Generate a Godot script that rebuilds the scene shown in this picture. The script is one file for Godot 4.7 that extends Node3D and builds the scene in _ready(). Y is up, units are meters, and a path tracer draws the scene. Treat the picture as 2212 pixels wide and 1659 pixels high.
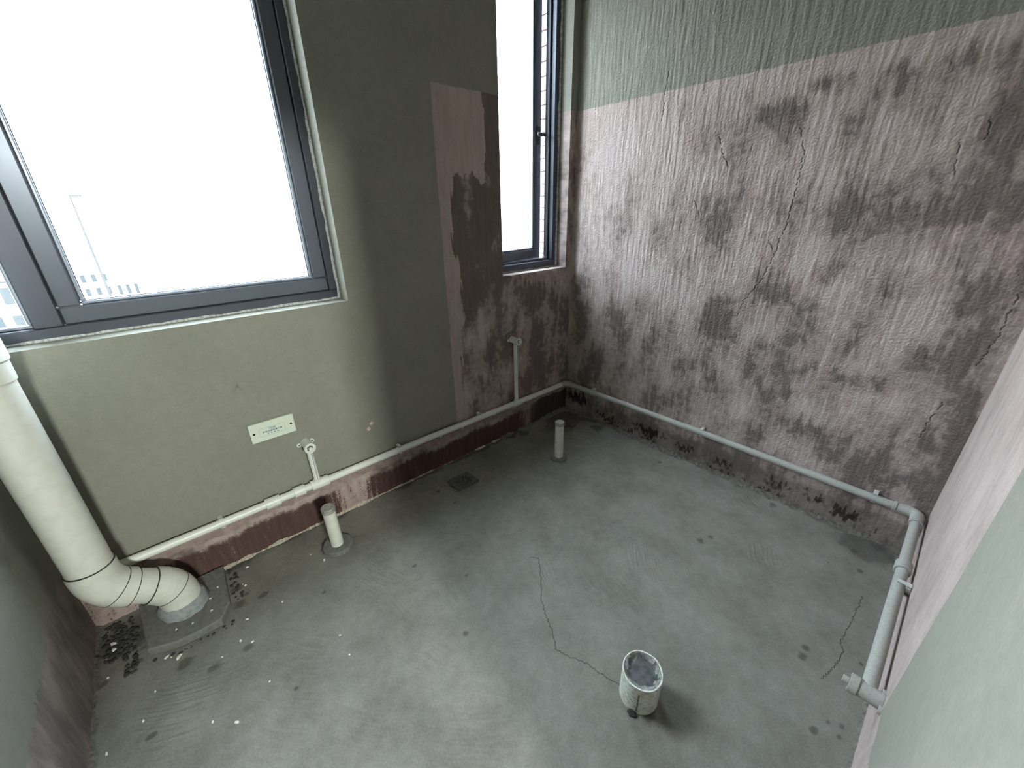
extends Node3D
# Unfinished bathroom: cement floor, painted plaster walls, white water pipes, two windows.
# World: the far corner between the window wall (plane z = 0) and the right wall (plane x = 0) is the origin; metres, y up.

const LX := -2.455        # left wall plane
const NZ := 1.838         # near wall plane
const CEIL := 2.62
const PPM := 450.0        # wall texture pixels per metre
const FPM := 600.0        # floor texture pixels per metre

# ------------------------------------------------------------------ mesh builder
class MB:
	var v := PackedVector3Array()
	var n := PackedVector3Array()
	var t := PackedVector2Array()
	var x := PackedInt32Array()
	func vert(p: Vector3, nn: Vector3, uv := Vector2.ZERO) -> int:
		v.append(p); n.append(nn); t.append(uv)
		return v.size() - 1
	func tri(a: int, b: int, c: int) -> void:
		var fn := (v[b] - v[a]).cross(v[c] - v[a])
		if fn.dot(n[a] + n[b] + n[c]) > 0.0:
			x.append_array(PackedInt32Array([a, c, b]))
		else:
			x.append_array(PackedInt32Array([a, b, c]))
	func quad(a: Vector3, b: Vector3, c: Vector3, d: Vector3, nn: Vector3, uvs := PackedVector2Array()) -> void:
		if uvs.is_empty():
			uvs = PackedVector2Array([Vector2(0, 0), Vector2(1, 0), Vector2(1, 1), Vector2(0, 1)])
		var i := vert(a, nn, uvs[0])
		vert(b, nn, uvs[1]); vert(c, nn, uvs[2]); vert(d, nn, uvs[3])
		tri(i, i + 1, i + 2); tri(i, i + 2, i + 3)
	func poly(pts: Array, nn: Vector3) -> void:      # convex polygon
		var i := v.size()
		for p in pts: vert(p, nn)
		for k in range(1, pts.size() - 1): tri(i, i + k, i + k + 1)
	# box with chamfered edges
	func box(lo: Vector3, hi: Vector3, bev := 0.0, xf := Transform3D.IDENTITY) -> void:
		var c := (lo + hi) * 0.5
		var h := (hi - lo) * 0.5
		bev = minf(bev, minf(h.x, minf(h.y, h.z)) * 0.9)
		var P := func(sx, sy, sz, ax) -> Vector3:
			var q := Vector3(sx * h.x, sy * h.y, sz * h.z)
			for k in 3:
				if k != ax: q[k] -= signf(q[k]) * bev
			return xf * (c + q)
		for ax in 3:
			var u := (ax + 1) % 3
			var w := (ax + 2) % 3
			for s in [-1.0, 1.0]:
				var pts := []
				for q in [[-1, -1], [1, -1], [1, 1], [-1, 1]]:
					var sg := Vector3.ZERO
					sg[ax] = s; sg[u] = q[0]; sg[w] = q[1]
					pts.append(P.call(sg.x, sg.y, sg.z, ax))
				var nn := Vector3.ZERO
				nn[ax] = s
				poly(pts, (xf.basis * nn).normalized())
		if bev <= 0.0: return
		for ax in 3:               # edges along ax
			var u := (ax + 1) % 3
			var w := (ax + 2) % 3
			for a in [-1.0, 1.0]:
				for b in [-1.0, 1.0]:
					var s0 := Vector3.ZERO
					s0[ax] = -1.0; s0[u] = a; s0[w] = b
					var s1 := s0
					s1[ax] = 1.0
					var nn := Vector3.ZERO
					nn[u] = a; nn[w] = b
					poly([P.call(s0.x, s0.y, s0.z, u), P.call(s1.x, s1.y, s1.z, u), P.call(s1.x, s1.y, s1.z, w), P.call(s0.x, s0.y, s0.z, w)], (xf.basis * nn).normalized())
		for a in [-1.0, 1.0]:
			for b in [-1.0, 1.0]:
				for d in [-1.0, 1.0]:
					poly([P.call(a, b, d, 0), P.call(a, b, d, 1), P.call(a, b, d, 2)], (xf.basis * Vector3(a, b, d)).normalized())
	# turned shape: profile of Vector2(radius, height along axis), each segment with its own normals
	func lathe(o: Vector3, axis: Vector3, prof: Array, seg := 28, a0 := 0.0, wob: FastNoiseLite = null, amp := 0.0) -> void:
		axis = axis.normalized()
		var e1 := axis.cross(Vector3(0, 0, 1) if absf(axis.z) < 0.9 else Vector3(1, 0, 0)).normalized()
		var e2 := axis.cross(e1)
		for k in prof.size() - 1:
			var p0: Vector2 = prof[k]
			var p1: Vector2 = prof[k + 1]
			var dd := p1 - p0
			if dd.length() < 1e-7: continue
			var pn := Vector2(dd.y, -dd.x).normalized()
			var st := v.size()
			for j in seg + 1:
				var a := a0 + TAU * j / seg
				var d := e1 * cos(a) + e2 * sin(a)
				var nn := (d * pn.x + axis * pn.y).normalized()
				var w0 := 1.0
				var w1 := 1.0
				if wob:
					w0 = 1.0 + amp * wob.get_noise_3d(cos(a) * 40.0, sin(a) * 40.0, p0.y * 900.0)
					w1 = 1.0 + amp * wob.get_noise_3d(cos(a) * 40.0, sin(a) * 40.0, p1.y * 900.0)
				vert(o + d * p0.x * w0 + axis * p0.y, nn, Vector2(float(j) / seg, p0.y))
				vert(o + d * p1.x * w1 + axis * p1.y, nn, Vector2(float(j) / seg, p1.y))
			for j in seg:
				var i := st + j * 2
				if p0.x > 1e-7: tri(i, i + 2, i + 1)
				if p1.x > 1e-7: tri(i + 2, i + 3, i + 1)
	func tube(a: Vector3, b: Vector3, r: float, seg := 24, bev := 0.001) -> void:
		var l := a.distance_to(b)
		lathe(a, b - a, [Vector2(0, 0), Vector2(r - bev, 0), Vector2(r, bev), Vector2(r, l - bev), Vector2(r - bev, l), Vector2(0, l)], seg)
	func sweep(pts: Array, rad: Array, seg := 24, caps := true) -> void:
		var prev := Vector3.ZERO
		var st := v.size()
		for k in pts.size():
			var d: Vector3 = (pts[mini(k + 1, pts.size() - 1)] - pts[maxi(k - 1, 0)]).normalized()
			if k == 0:
				prev = d.cross(Vector3(0, 0, 1) if absf(d.z) < 0.9 else Vector3(0, 1, 0)).normalized()
			prev = (prev - d * prev.dot(d)).normalized()
			var e2 := d.cross(prev)
			for j in seg + 1:
				var a := TAU * j / seg
				var nn := prev * cos(a) + e2 * sin(a)
				vert(pts[k] + nn * rad[k], nn, Vector2(float(j) / seg, k))
		for k in pts.size() - 1:
			for j in seg:
				var i := st + k * (seg + 1) + j
				tri(i, i + 1, i + seg + 1); tri(i + 1, i + seg + 2, i + seg + 1)
		if caps:
			for k in [0, pts.size() - 1]:
				var nn: Vector3 = (pts[0] - pts[1] if k == 0 else pts[k] - pts[k - 1]).normalized()
				var ring := []
				for j in seg: ring.append(v[st + k * (seg + 1) + j])
				poly(ring, nn)
	# prism: outline (array of Vector2 as x,z) from y0 to y1, convex
	func prism(outline: Array, y0: float, y1: float, bev := 0.003) -> void:
		var c := Vector2.ZERO
		for p in outline: c += p / outline.size()
		var inner := []
		for p in outline: inner.append(p + (c - p).normalized() * bev)
		var top := []
		for p in inner: top.append(Vector3(p.x, y1, p.y))
		poly(top, Vector3.UP)
		for k in outline.size():
			var a: Vector2 = outline[k]
			var b: Vector2 = outline[(k + 1) % outline.size()]
			var ai: Vector2 = inner[k]
			var bi: Vector2 = inner[(k + 1) % outline.size()]
			var e := b - a
			var nn := Vector3(e.y, 0, -e.x).normalized()
			if nn.dot(Vector3((a - c).x, 0, (a - c).y)) < 0: nn = -nn
			poly([Vector3(a.x, y0, a.y), Vector3(b.x, y0, b.y), Vector3(b.x, y1 - bev, b.y), Vector3(a.x, y1 - bev, a.y)], nn)
			poly([Vector3(a.x, y1 - bev, a.y), Vector3(b.x, y1 - bev, b.y), Vector3(bi.x, y1, bi.y), Vector3(ai.x, y1, ai.y)], (nn + Vector3.UP).normalized())
	func arrays() -> Array:
		var a := []
		a.resize(Mesh.ARRAY_MAX)
		a[Mesh.ARRAY_VERTEX] = v; a[Mesh.ARRAY_NORMAL] = n; a[Mesh.ARRAY_TEX_UV] = t; a[Mesh.ARRAY_INDEX] = x
		return a
	func mesh(m: Material) -> ArrayMesh:
		var am := ArrayMesh.new()
		am.add_surface_from_arrays(Mesh.PRIMITIVE_TRIANGLES, arrays())
		am.surface_set_material(0, m)
		return am

# ------------------------------------------------------------------ nodes
var taken := {}
func numbered(called: String) -> String:
	if not taken.has(called):
		taken[called] = 0
		return called
	taken[called] += 1
	return "%s_%03d" % [called, taken[called]]

func tag(o: Node3D, label := "", category := "", group := "", kind := "") -> Node3D:
	if label: o.set_meta("label", label)
	if category: o.set_meta("category", category)
	if group: o.set_meta("group", group)
	if kind: o.set_meta("kind", kind)
	return o

func obj(called: String, m: MB, mat: Material, parent: Node = null) -> MeshInstance3D:
	var o := MeshInstance3D.new()
	o.mesh = m.mesh(mat)
	return put(o, called, parent)

func put(o: Node3D, called: String, parent: Node = null) -> Node3D:
	if parent == null:
		o.name = numbered(called)
		add_child(o)
	else:
		o.name = called
		parent.add_child(o, true)
	return o

func base(called: String, at := Vector3.ZERO, parent: Node = null) -> Node3D:
	var o := Node3D.new()
	o.position = at
	return put(o, called, parent)

# ------------------------------------------------------------------ materials
var M := {}
func plain(c: Color, rough := 0.9, metal := 0.0) -> StandardMaterial3D:
	var m := StandardMaterial3D.new()
	m.albedo_color = c
	m.roughness = rough
	m.metallic = metal
	return m

func noise(seed_: int, freq: float, oct := 4, type := FastNoiseLite.TYPE_SIMPLEX_SMOOTH) -> FastNoiseLite:
	var f := FastNoiseLite.new()
	f.noise_type = type
	f.seed = seed_
	f.frequency = freq
	f.fractal_type = FastNoiseLite.FRACTAL_FBM if oct > 1 else FastNoiseLite.FRACTAL_NONE
	f.fractal_octaves = oct
	return f

# a noise picture w x h; sx, sy > 1 stretch the grain along that axis
func npic(w: int, h: int, seed_: int, freq: float, oct := 4, sx := 1.0, sy := 1.0) -> PackedByteArray:
	var im := noise(seed_, freq, oct).get_image(maxi(4, ceili(w / sx)), maxi(4, ceili(h / sy)), false, false, true)
	if im.get_width() != w or im.get_height() != h:
		im.resize(w, h, Image.INTERPOLATE_CUBIC)
	im.convert(Image.FORMAT_L8)
	return im.get_data()

# speckled material for small cement or plastic things
func speckled(c: Color, c2: Color, rough: float, scale: float, seed_: int, relief := 0.0) -> StandardMaterial3D:
	var m := plain(Color.WHITE, rough)
	var nt := NoiseTexture2D.new()
	nt.width = 256; nt.height = 256; nt.seamless = true
	nt.noise = noise(seed_, 0.03, 5)
	var g := Gradient.new()
	g.set_color(0, c2); g.set_color(1, c)
	g.set_offset(0, 0.25); g.set_offset(1, 0.6)
	nt.color_ramp = g
	m.albedo_texture = nt
	m.uv1_triplanar = true
	m.uv1_scale = Vector3.ONE * scale
	if relief > 0.0:
		var hn := NoiseTexture2D.new()
		hn.width = 256; hn.height = 256; hn.seamless = true
		hn.noise = noise(seed_ + 7, 0.06, 4)
		m.heightmap_enabled = true
		m.heightmap_texture = hn
		m.heightmap_scale = relief
	return m

func textured(col: Image, height: Image, relief_cm: float, rough := 0.93) -> StandardMaterial3D:
	var m := plain(Color.WHITE, rough)
	m.albedo_texture = ImageTexture.create_from_image(col)
	m.texture_repeat = false
	m.metallic_specular = 0.3
	m.heightmap_enabled = true
	m.heightmap_texture = ImageTexture.create_from_image(height)
	m.heightmap_scale = relief_cm
	return m

func sst(a: float, b: float, t: float) -> float:
	t = clampf((t - a) / (b - a), 0.0, 1.0)
	return t * t * (3.0 - 2.0 * t)

# soft patches [u, v, ru, rv] (metres) gathered on a coarse grid and enlarged; bytes 0..255
func patches(list: Array, wm: float, hm: float, w: int, h: int, cell := 0.008) -> PackedByteArray:
	var cw := ceili(wm / cell)
	var ch := ceili(hm / cell)
	var b := PackedByteArray()
	b.resize(cw * ch)
	for p in list:
		var amt: float = p[4] if p.size() > 4 else 1.0
		for j in range(maxi(0, int((p[1] - p[3] * 1.5) / cell)), mini(ch, int((p[1] + p[3] * 1.5) / cell) + 1)):
			for i in range(maxi(0, int((p[0] - p[2] * 1.5) / cell)), mini(cw, int((p[0] + p[2] * 1.5) / cell) + 1)):
				var du: float = ((i + 0.5) * cell - p[0]) / p[2]
				var dv: float = ((j + 0.5) * cell - p[1]) / p[3]
				var f := (1.0 - sst(0.1, 1.5, sqrt(du * du + dv * dv))) * amt
				if f > 0.0: b[j * cw + i] = maxi(b[j * cw + i], int(f * 255.0))
	var im := Image.create_from_data(cw, ch, false, Image.FORMAT_L8, b)
	im.resize(w, h, Image.INTERPOLATE_CUBIC)
	return im.get_data()

func pic(w: int, h: int, data: PackedByteArray) -> Image:
	return Image.create_from_data(w, h, false, Image.FORMAT_RGB8, data)

func hpic(w: int, h: int, f: PackedFloat32Array) -> Image:
	return Image.create_from_data(w, h, false, Image.FORMAT_RF, f.to_byte_array())

# paint colours of the plaster (sRGB)
const GREEN := Color(0.520, 0.513, 0.467)
const PINK := Color(0.675, 0.610, 0.580)
const STAIN := Color(0.385, 0.345, 0.325)
const MAROON := Color(0.300, 0.222, 0.205)
const BLACKISH := Color(0.185, 0.172, 0.165)

# A wall's picture and relief. u runs along the wall from u0, y up. kind: "back", "right", "near", "left"
func wall_material(kind: String, wm: float, dark: Array, light: Array, low: Array, sd: int, relief: float) -> StandardMaterial3D:
	var w := int(wm * PPM)
	var h := int(CEIL * PPM)
	var streak := npic(w, h, sd, 0.09, 3, 1.0, 9.0)
	var streak2 := npic(w, h, sd + 1, 0.035, 3, 1.0, 4.0)
	var blot := npic(w, h, sd + 2, 0.010, 5, 1.0, 1.6)
	var fine := npic(w, h, sd + 3, 0.22, 2)
	var grain := npic(w, h, sd + 4, 0.05, 4)
	var fd := patches(dark, wm, CEIL, w, h)
	var fl := patches(light, wm, CEIL, w, h)
	var fb := patches(low, wm, CEIL, w, h, 0.005)
	var edge := noise(sd + 5, 9.0, 3)
	var out := PackedByteArray()
	out.resize(w * h * 3)
	var hf := PackedFloat32Array()
	hf.resize(w * h)
	# the outline of the pink coat along the wall (its upper edge, and its side edge where it has one)
	var row_edge := PackedFloat32Array()
	row_edge.resize(h)
	for j in h: row_edge[j] = 0.004 * edge.get_noise_1d(j / PPM * 0.6)
	for i in w:
		var u := i / PPM
		var x := u
		if kind == "back" or kind == "near": x = LX + u
		var top := 1.794 + 0.003 * edge.get_noise_1d(u * 2.0)
		var band := 0.215 + 0.012 * edge.get_noise_1d(u * 0.9 + 50.0)
		var mar_top := 0.128 + 0.02 * edge.get_noise_1d(u * 0.5 + 9.0) + 0.006 * edge.get_noise_1d(u * 4.0)
		if kind == "left": band = 0.29 + 0.02 * edge.get_noise_1d(u * 0.7)
		for j in h:
			var y := (h - j) / PPM
			var k := j * w + i
			var s1 := (streak[k] - 128) / 128.0
			var s2 := (streak2[k] - 128) / 128.0
			var kk := clampi(j + int(s1 * 16.0 + s2 * 10.0), 0, h - 1) * w + i      # brush strokes pull the stains' outlines up and down
			var b1 := (blot[kk] - 128) / 128.0
			var g1 := (fine[k] - 128) / 128.0
			var g2 := (grain[k] - 128) / 128.0
			var pink := 0.0
			if y < top:
				if kind == "right": pink = 1.0
				elif kind == "back": pink = sst(-0.0015, 0.0015, x + 0.922 + row_edge[j])
				elif kind == "near": pink = sst(-0.003, 0.003, x + 0.985 + row_edge[j] * 2.0)
			if y < band + 0.02:
				pink = maxf(pink, 1.0 - sst(band - 0.016, band + 0.016, y + s1 * 0.012 + g1 * 0.012))
			var c: Color
			var hh := 0.5
			var tone := 0.0
			if pink > 0.5:
				# stain where patches and mottle agree; streaky outline
				var f := fd[kk] / 255.0 * 0.62 - fl[kk] / 255.0 * 0.65 + b1 * 0.80 + s2 * 0.26 + s1 * 0.18 + g2 * 0.34 + 0.05
				if kind == "back":      # one broad dark wash beside the narrow window, pale rubbed wall below it
					f += 0.55 * sst(0.72, 0.98, y + 0.05 * s1) if x < -0.5 else 0.12
				var s := sst(-0.75, 0.95, f)
				s = 0.72 * s + 0.28 * sst(0.20, 0.55, f)
				if kind == "near" or kind == "left": s *= 0.3
				if kind == "right": s *= 1.0 - 0.75 * sst(1.60, 1.72, y + 0.10 * b1 + 0.04 * s2 - 0.35 * fd[k] / 255.0)
				c = PINK.lerp(STAIN, s * 0.9)
				c = c.lerp(Color(0.675, 0.630, 0.607), sst(0.05, 0.75, -f) * 0.5)
				if kind == "back":
					# torn edge of the stain: a bare pink strip stays along the coat's side edge
					if y > 0.22 and x < -0.845 + 0.02 * s1 + 0.03 * (row_edge[j] * 120.0) * 0.3 + 0.02 * sin(y * 9.0):
						c = PINK.lerp(STAIN, 0.10 + 0.10 * maxf(0.0, g2))
					elif y > 1.455 + 0.035 * s2 + 0.02 * g2 and x < -0.655 + 0.010 * s1:
						c = PINK.lerp(STAIN, 0.07)
				hh = 0.5 + 0.20 * s1 + 0.20 * s2 * 0.6 + 0.12 * g1
				tone = 0.030 * s1 + 0.022 * g1
				if s > 0.4: hh -= 0.05
				# maroon sealing coat on the lowest strip
				if y < mar_top + 0.03 and (kind == "back" or kind == "right"):
					var mm := 1.0 - sst(mar_top - 0.012, mar_top + 0.012, y + s1 * 0.004 + g1 * 0.005 + g2 * 0.010)
					if kind == "back":
						var bare := 0.0
						if x > -1.66 and x < -1.40: bare = 1.0 - sst(0.0, 0.13, absf(x + 1.53) - 0.02)
						if x < -2.18: bare = maxf(bare, sst(-2.18, -2.33, x))
						mm *= 1.0 - sst(0.35, 0.75, bare + 0.5 * s1 + 0.35 * g1)
						mm *= 1.0 - 0.6 * sst(-0.45, -0.38, x + 0.02 * s1 + 0.03 * g2)
						c = c.lerp(Color(0.62, 0.53, 0.50), (1.0 - mm) * (0.35 if y < mar_top else 0.0))
						c = c.lerp(MAROON, mm * 0.93)
						if x > -0.36: c = c.lerp(BLACKISH, 0.75 * sst(-0.40, -0.30, x + 0.03 * s1))
					else:
						c = c.lerp(Color(0.36, 0.33, 0.31), 0.45 * mm)
				elif kind == "back" and y < band:
					c = PINK.lerp(Color(0.47, 0.40, 0.375), clampf(0.55 + 0.25 * s1 + 0.2 * g1 + 0.3 * g2, 0.0, 1.0))
				if kind == "left": c = c.lerp(Color(0.40, 0.375, 0.35), 0.55 + 0.40 * b1 + 0.2 * s2)
				if low.size() and fb[k] > 0:
					var q := sst(0.30, 0.80, fb[kk] / 255.0 * 0.9 + 0.30 * s1 + 0.30 * b1 + 0.30 * g2)
					c = c.lerp(Color(0.165, 0.135, 0.125), q * 0.85)
					hh += 0.06 * q
			else:
				c = GREEN
				c = c.lerp(Color(0.465, 0.465, 0.425), clampf(0.25 + 0.5 * b1, 0.0, 1.0) * 0.5)
				var sm := sst(0.45, 0.9, fd[kk] / 255.0 + 0.35 * b1 + 0.25 * s1)
				c = c.lerp(Color(0.33, 0.34, 0.31), sm * 0.55)
				if fl[k] > 0:
					c = c.lerp(Color(0.80, 0.71, 0.67), sst(0.42, 0.52, fl[k] / 255.0 + 0.2 * g1))
				if kind == "right":
					hh = 0.5 + 0.20 * s1 + 0.10 * s2 + 0.10 * g1
					tone = 0.028 * s1 + 0.02 * g1
				else:
					hh = 0.5 + 0.05 * s1 + 0.10 * g2 + 0.08 * g1
					tone = 0.012 * g2 + 0.014 * g1
			# pin holes
			if g1 > 0.93 and g2 > 0.25:
				tone -= 0.11; hh -= 0.35
			out[k * 3] = clampi(int((c.r + tone) * 255.0), 0, 255)
			out[k * 3 + 1] = clampi(int((c.g + tone) * 255.0), 0, 255)
			out[k * 3 + 2] = clampi(int((c.b + tone) * 255.0), 0, 255)
			hf[k] = hh
	if kind == "right":      # trowel scratches: thin grooves
		var sc := noise(sd + 9, 1.0, 2)
		for line in SCRATCH:
			for q in line.size() - 1:
				var a := Vector2(line[q][0], line[q][1])
				var b := Vector2(line[q + 1][0], line[q + 1][1])
				var steps := int(a.distance_to(b) * PPM * 1.5) + 1
				for st in steps:
					var p := a.lerp(b, st / float(steps)) + Vector2(sc.get_noise_2d(st * 0.05, q * 17.0) * 0.006, 0)
					var i := clampi(int(p.x * PPM), 0, w - 2)
					var jj := clampi(h - int(p.y * PPM), 0, h - 1)
					for o in 2:
						var k: int = jj * w + i + o
						if sc.get_noise_1d(st * 0.08 + q * 5.0) < -0.25: continue
						for ch3 in 3: out[k * 3 + ch3] = int(out[k * 3 + ch3] * (0.74 if o == 0 else 0.88))
						hf[k] -= 0.30
	return textured(pic(w, h, out), hpic(w, h, hf), relief)

const SCRATCH := [
	[[1.089, 1.589], [1.126, 1.494], [1.127, 1.384], [1.122, 1.250], [1.102, 1.123], [1.070, 1.005], [1.021, 0.917], [1.008, 0.829]],
	[[0.789, 1.594], [0.819, 1.523], [0.853, 1.468]],
	[[0.723, 1.345], [0.761, 1.276]],
	[[1.798, 1.059], [1.794, 0.902], [1.781, 0.810]],
	[[1.745, 0.669], [1.732, 0.589], [1.724, 0.507]],
	[[1.586, 1.547], [1.595, 1.505], [1.595, 1.487]],
	[[0.519, 1.874], [0.514, 1.789], [0.513, 1.682]],
	[[1.539, 1.493], [1.555, 1.391]],
	[[1.070, 1.177], [1.104, 1.133]],
]

func floor_material() -> StandardMaterial3D:
	var wm := -LX
	var hm := NZ
	var w := int(wm * FPM)
	var h := int(hm * FPM)
	var blot := npic(w, h, 301, 0.006, 5)
	var fine := npic(w, h, 302, 0.20, 2)
	var grain := npic(w, h, 303, 0.035, 4)
	var spots := []
	for s in [[-2.240, 0.359, 0.030], [-2.171, 0.441, 0.024], [-2.077, 0.436, 0.022], [-2.331, 0.538, 0.014], [-2.037, 0.196, 0.017], [-1.990, 0.248, 0.020], [-1.505, 0.515, 0.014], [-1.376, 0.695, 0.010], [-1.519, 0.888, 0.014], [-1.162, 0.305, 0.021], [-1.181, 0.176, 0.020], [-0.063, 1.362, 0.029], [-0.979, 1.755, 0.015], [-0.911, 1.803, 0.015], [-0.926, 1.774, 0.013], [-0.945, 1.805, 0.013], [-0.126, 1.683, 0.020], [-0.234, 1.725, 0.017], [-0.272, 1.629, 0.009], [-0.666, 1.802, 0.009], [-1.838, 0.607, 0.007], [-1.998, 0.680, 0.010], [-0.125, 0.809, 0.018], [-0.203, 0.202, 0.08], [-0.071, 0.336, 0.071], [-1.818, 0.392, 0.013], [-0.549, 0.026, 0.043], [-0.461, 0.048, 0.052], [-0.06, 1.797, 0.028], [-0.03, 1.748, 0.033], [-2.111, 0.066, 0.025], [-2.096, 0.164, 0.020], [-2.351, 0.250, 0.02], [-2.438, 0.264, 0.02], [-0.53, 1.235, 0.022], [-0.48, 1.25, 0.018], [-0.77, 1.674, 0.022], [-0.735, 1.672, 0.018], [-1.04, 0.19, 0.085], [-0.52, 0.40, 0.06], [-1.70, 0.19, 0.085], [-1.28, 1.43, 0.035], [-2.06, 0.14, 0.035], [-2.07, 0.23, 0.03], [-2.36, 0.16, 0.075]]:
		spots.append([s[0] - LX, s[1], s[2], s[2] * 0.85])
	var fs := patches(spots, wm, hm, w, h, 0.004)
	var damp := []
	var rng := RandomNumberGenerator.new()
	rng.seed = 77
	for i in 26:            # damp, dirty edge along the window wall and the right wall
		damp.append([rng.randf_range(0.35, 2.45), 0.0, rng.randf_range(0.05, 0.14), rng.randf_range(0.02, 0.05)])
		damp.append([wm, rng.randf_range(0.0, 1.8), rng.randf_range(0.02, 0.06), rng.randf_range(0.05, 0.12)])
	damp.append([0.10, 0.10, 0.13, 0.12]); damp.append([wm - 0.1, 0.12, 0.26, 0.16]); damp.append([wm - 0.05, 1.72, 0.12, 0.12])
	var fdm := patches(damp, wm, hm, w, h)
	# trowel strokes: [x, z, radius, direction]
	var tr := [[-1.602, 0.447, 0.149, 1.252], [-1.539, 0.594, 0.090, 0.021], [-1.468, 0.741, 0.069, 1.787], [-1.967, 0.621, 0.177, 0.826], [-2.233, 0.520, 0.192, 0.405], [-2.063, 0.738, 0.158, 0.852], [-1.648, 0.874, 0.104, 1.242], [-1.133, 0.895, 0.091, 2.036], [-1.008, 1.112, 0.104, 1.829], [-1.023, 1.202, 0.083, 1.916], [-0.136, 1.285, 0.131, 2.172], [-0.802, 1.123, 0.112, 2.437], [-1.656, 0.670, 0.115, 1.438], [-1.686, 1.168, 0.185, 0.715], [-1.906, 0.939, 0.139, 0.885], [-0.422, 1.442, 0.093, 2.691], [-0.210, 0.476, 0.139, 2.042]]
	var cell := 0.01
	var cw := ceili(wm / cell)
	var ch := ceili(hm / cell)
	var which := PackedInt32Array(); which.resize(cw * ch)
	var wt := PackedByteArray(); wt.resize(cw * ch)
	for j in ch:
		for i in cw:
			var p := Vector2(LX + (i + 0.5) * cell, (j + 0.5) * cell)
			var best := 0.0
			for q in tr.size():
				var g := 1.0 - sst(0.3, 1.25, p.distance_to(Vector2(tr[q][0], tr[q][1])) / tr[q][2])
				if g > best:
					best = g
					which[j * cw + i] = q
			wt[j * cw + i] = int(best * 255.0)
	var wim := Image.create_from_data(cw, ch, false, Image.FORMAT_L8, wt)
	wim.resize(w, h, Image.INTERPOLATE_CUBIC)
	var wd := wim.get_data()
	var ridge := noise(311, 1.0, 2)
	var out := PackedByteArray(); out.resize(w * h * 3)
	var hf := PackedFloat32Array(); hf.resize(w * h)
	var A := Color(0.492, 0.484, 0.446)
	var B := Color(0.428, 0.420, 0.384)
	for j in h:
		var z := j / FPM
		for i in w:
			var k := j * w + i
			var x := LX + i / FPM
			var b1 := (blot[k] - 128) / 128.0
			var g1 := (fine[k] - 128) / 128.0
			var g2 := (grain[k] - 128) / 128.0
			var hh := 0.5 + 0.05 * b1 + 0.09 * g1 + 0.12 * g2
			var rdg := 0.0
			if wd[k] > 6:
				var q: Array = tr[which[mini(int(z / cell), ch - 1) * cw + mini(int((x - LX) / cell), cw - 1)]]
				var dx: float = x - q[0]
				var dz: float = z - q[1]
				var along: float = dx * cos(q[3]) + dz * sin(q[3])
				var across: float = -dx * sin(q[3]) + dz * cos(q[3]) + along * along * 0.8
				rdg = ridge.get_noise_2d(across * 75.0, along * 7.0 + q[2] * 900.0) * wd[k] / 255.0
				hh += 0.42 * rdg
			var c := A.lerp(B, clampf(0.5 + 0.7 * b1, 0.0, 1.0))
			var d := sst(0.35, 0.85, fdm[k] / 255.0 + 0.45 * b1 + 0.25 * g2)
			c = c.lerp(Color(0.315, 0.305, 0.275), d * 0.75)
			var s := sst(0.40, 0.95, fs[k] / 255.0 + 0.55 * g2 + 0.15 * g1 + 0.2 * b1)
			c = c.lerp(Color(0.255, 0.245, 0.225), s * 0.6)
			hh += 0.10 * s
			var tone := 0.030 * g1 + 0.024 * g2 + 0.02 * rdg
			out[k * 3] = clampi(int((c.r + tone) * 255.0), 0, 255)
			out[k * 3 + 1] = clampi(int((c.g + tone) * 255.0), 0, 255)
			out[k * 3 + 2] = clampi(int((c.b + tone) * 255.0), 0, 255)
			hf[k] = hh
	# cracks: a thin dark line that is also a groove
	for line in [[[-1.107, 0.825], [-1.159, 0.886], [-1.200, 0.934], [-1.231, 0.960], [-1.272, 1.023], [-1.293, 1.073], [-1.333, 1.127], [-1.322, 1.167], [-1.295, 1.220], [-1.289, 1.260], [-1.281, 1.298], [-1.267, 1.338]],
			[[-0.367, 1.751], [-0.452, 1.747], [-0.496, 1.748], [-0.555, 1.744], [-0.633, 1.737], [-0.658, 1.753], [-0.727, 1.747], [-0.810, 1.729]],
			[[-1.650, 0.187], [-1.611, 0.193]], [[-0.935, 0.133], [-0.860, 0.149]], [[-1.13, 0.80], [-1.107, 0.825]]]:
		for q in line.size() - 1:
			var a := Vector2(line[q][0], line[q][1])
			var b := Vector2(line[q + 1][0], line[q + 1][1])
			var steps := int(a.distance_to(b) * FPM * 1.5)
			var nrm := (b - a).orthogonal().normalized()
			for st in steps:
				var p := a.lerp(b, st / float(steps)) + nrm * ridge.get_noise_2d(st * 0.07, q * 31.0) * 0.005
				var i := int((p.x - LX) * FPM)
				var j := int(p.y * FPM)
				for o in [[0, 0]]:
					var k: int = clampi(j + o[1], 0, h - 1) * w + clampi(i + o[0], 0, w - 1)
					for ch3 in 3: out[k * 3 + ch3] = int(out[k * 3 + ch3] * 0.62)
					hf[k] -= 0.3
	return textured(pic(w, h, out), hpic(w, h, hf), 0.36, 0.9)

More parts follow.
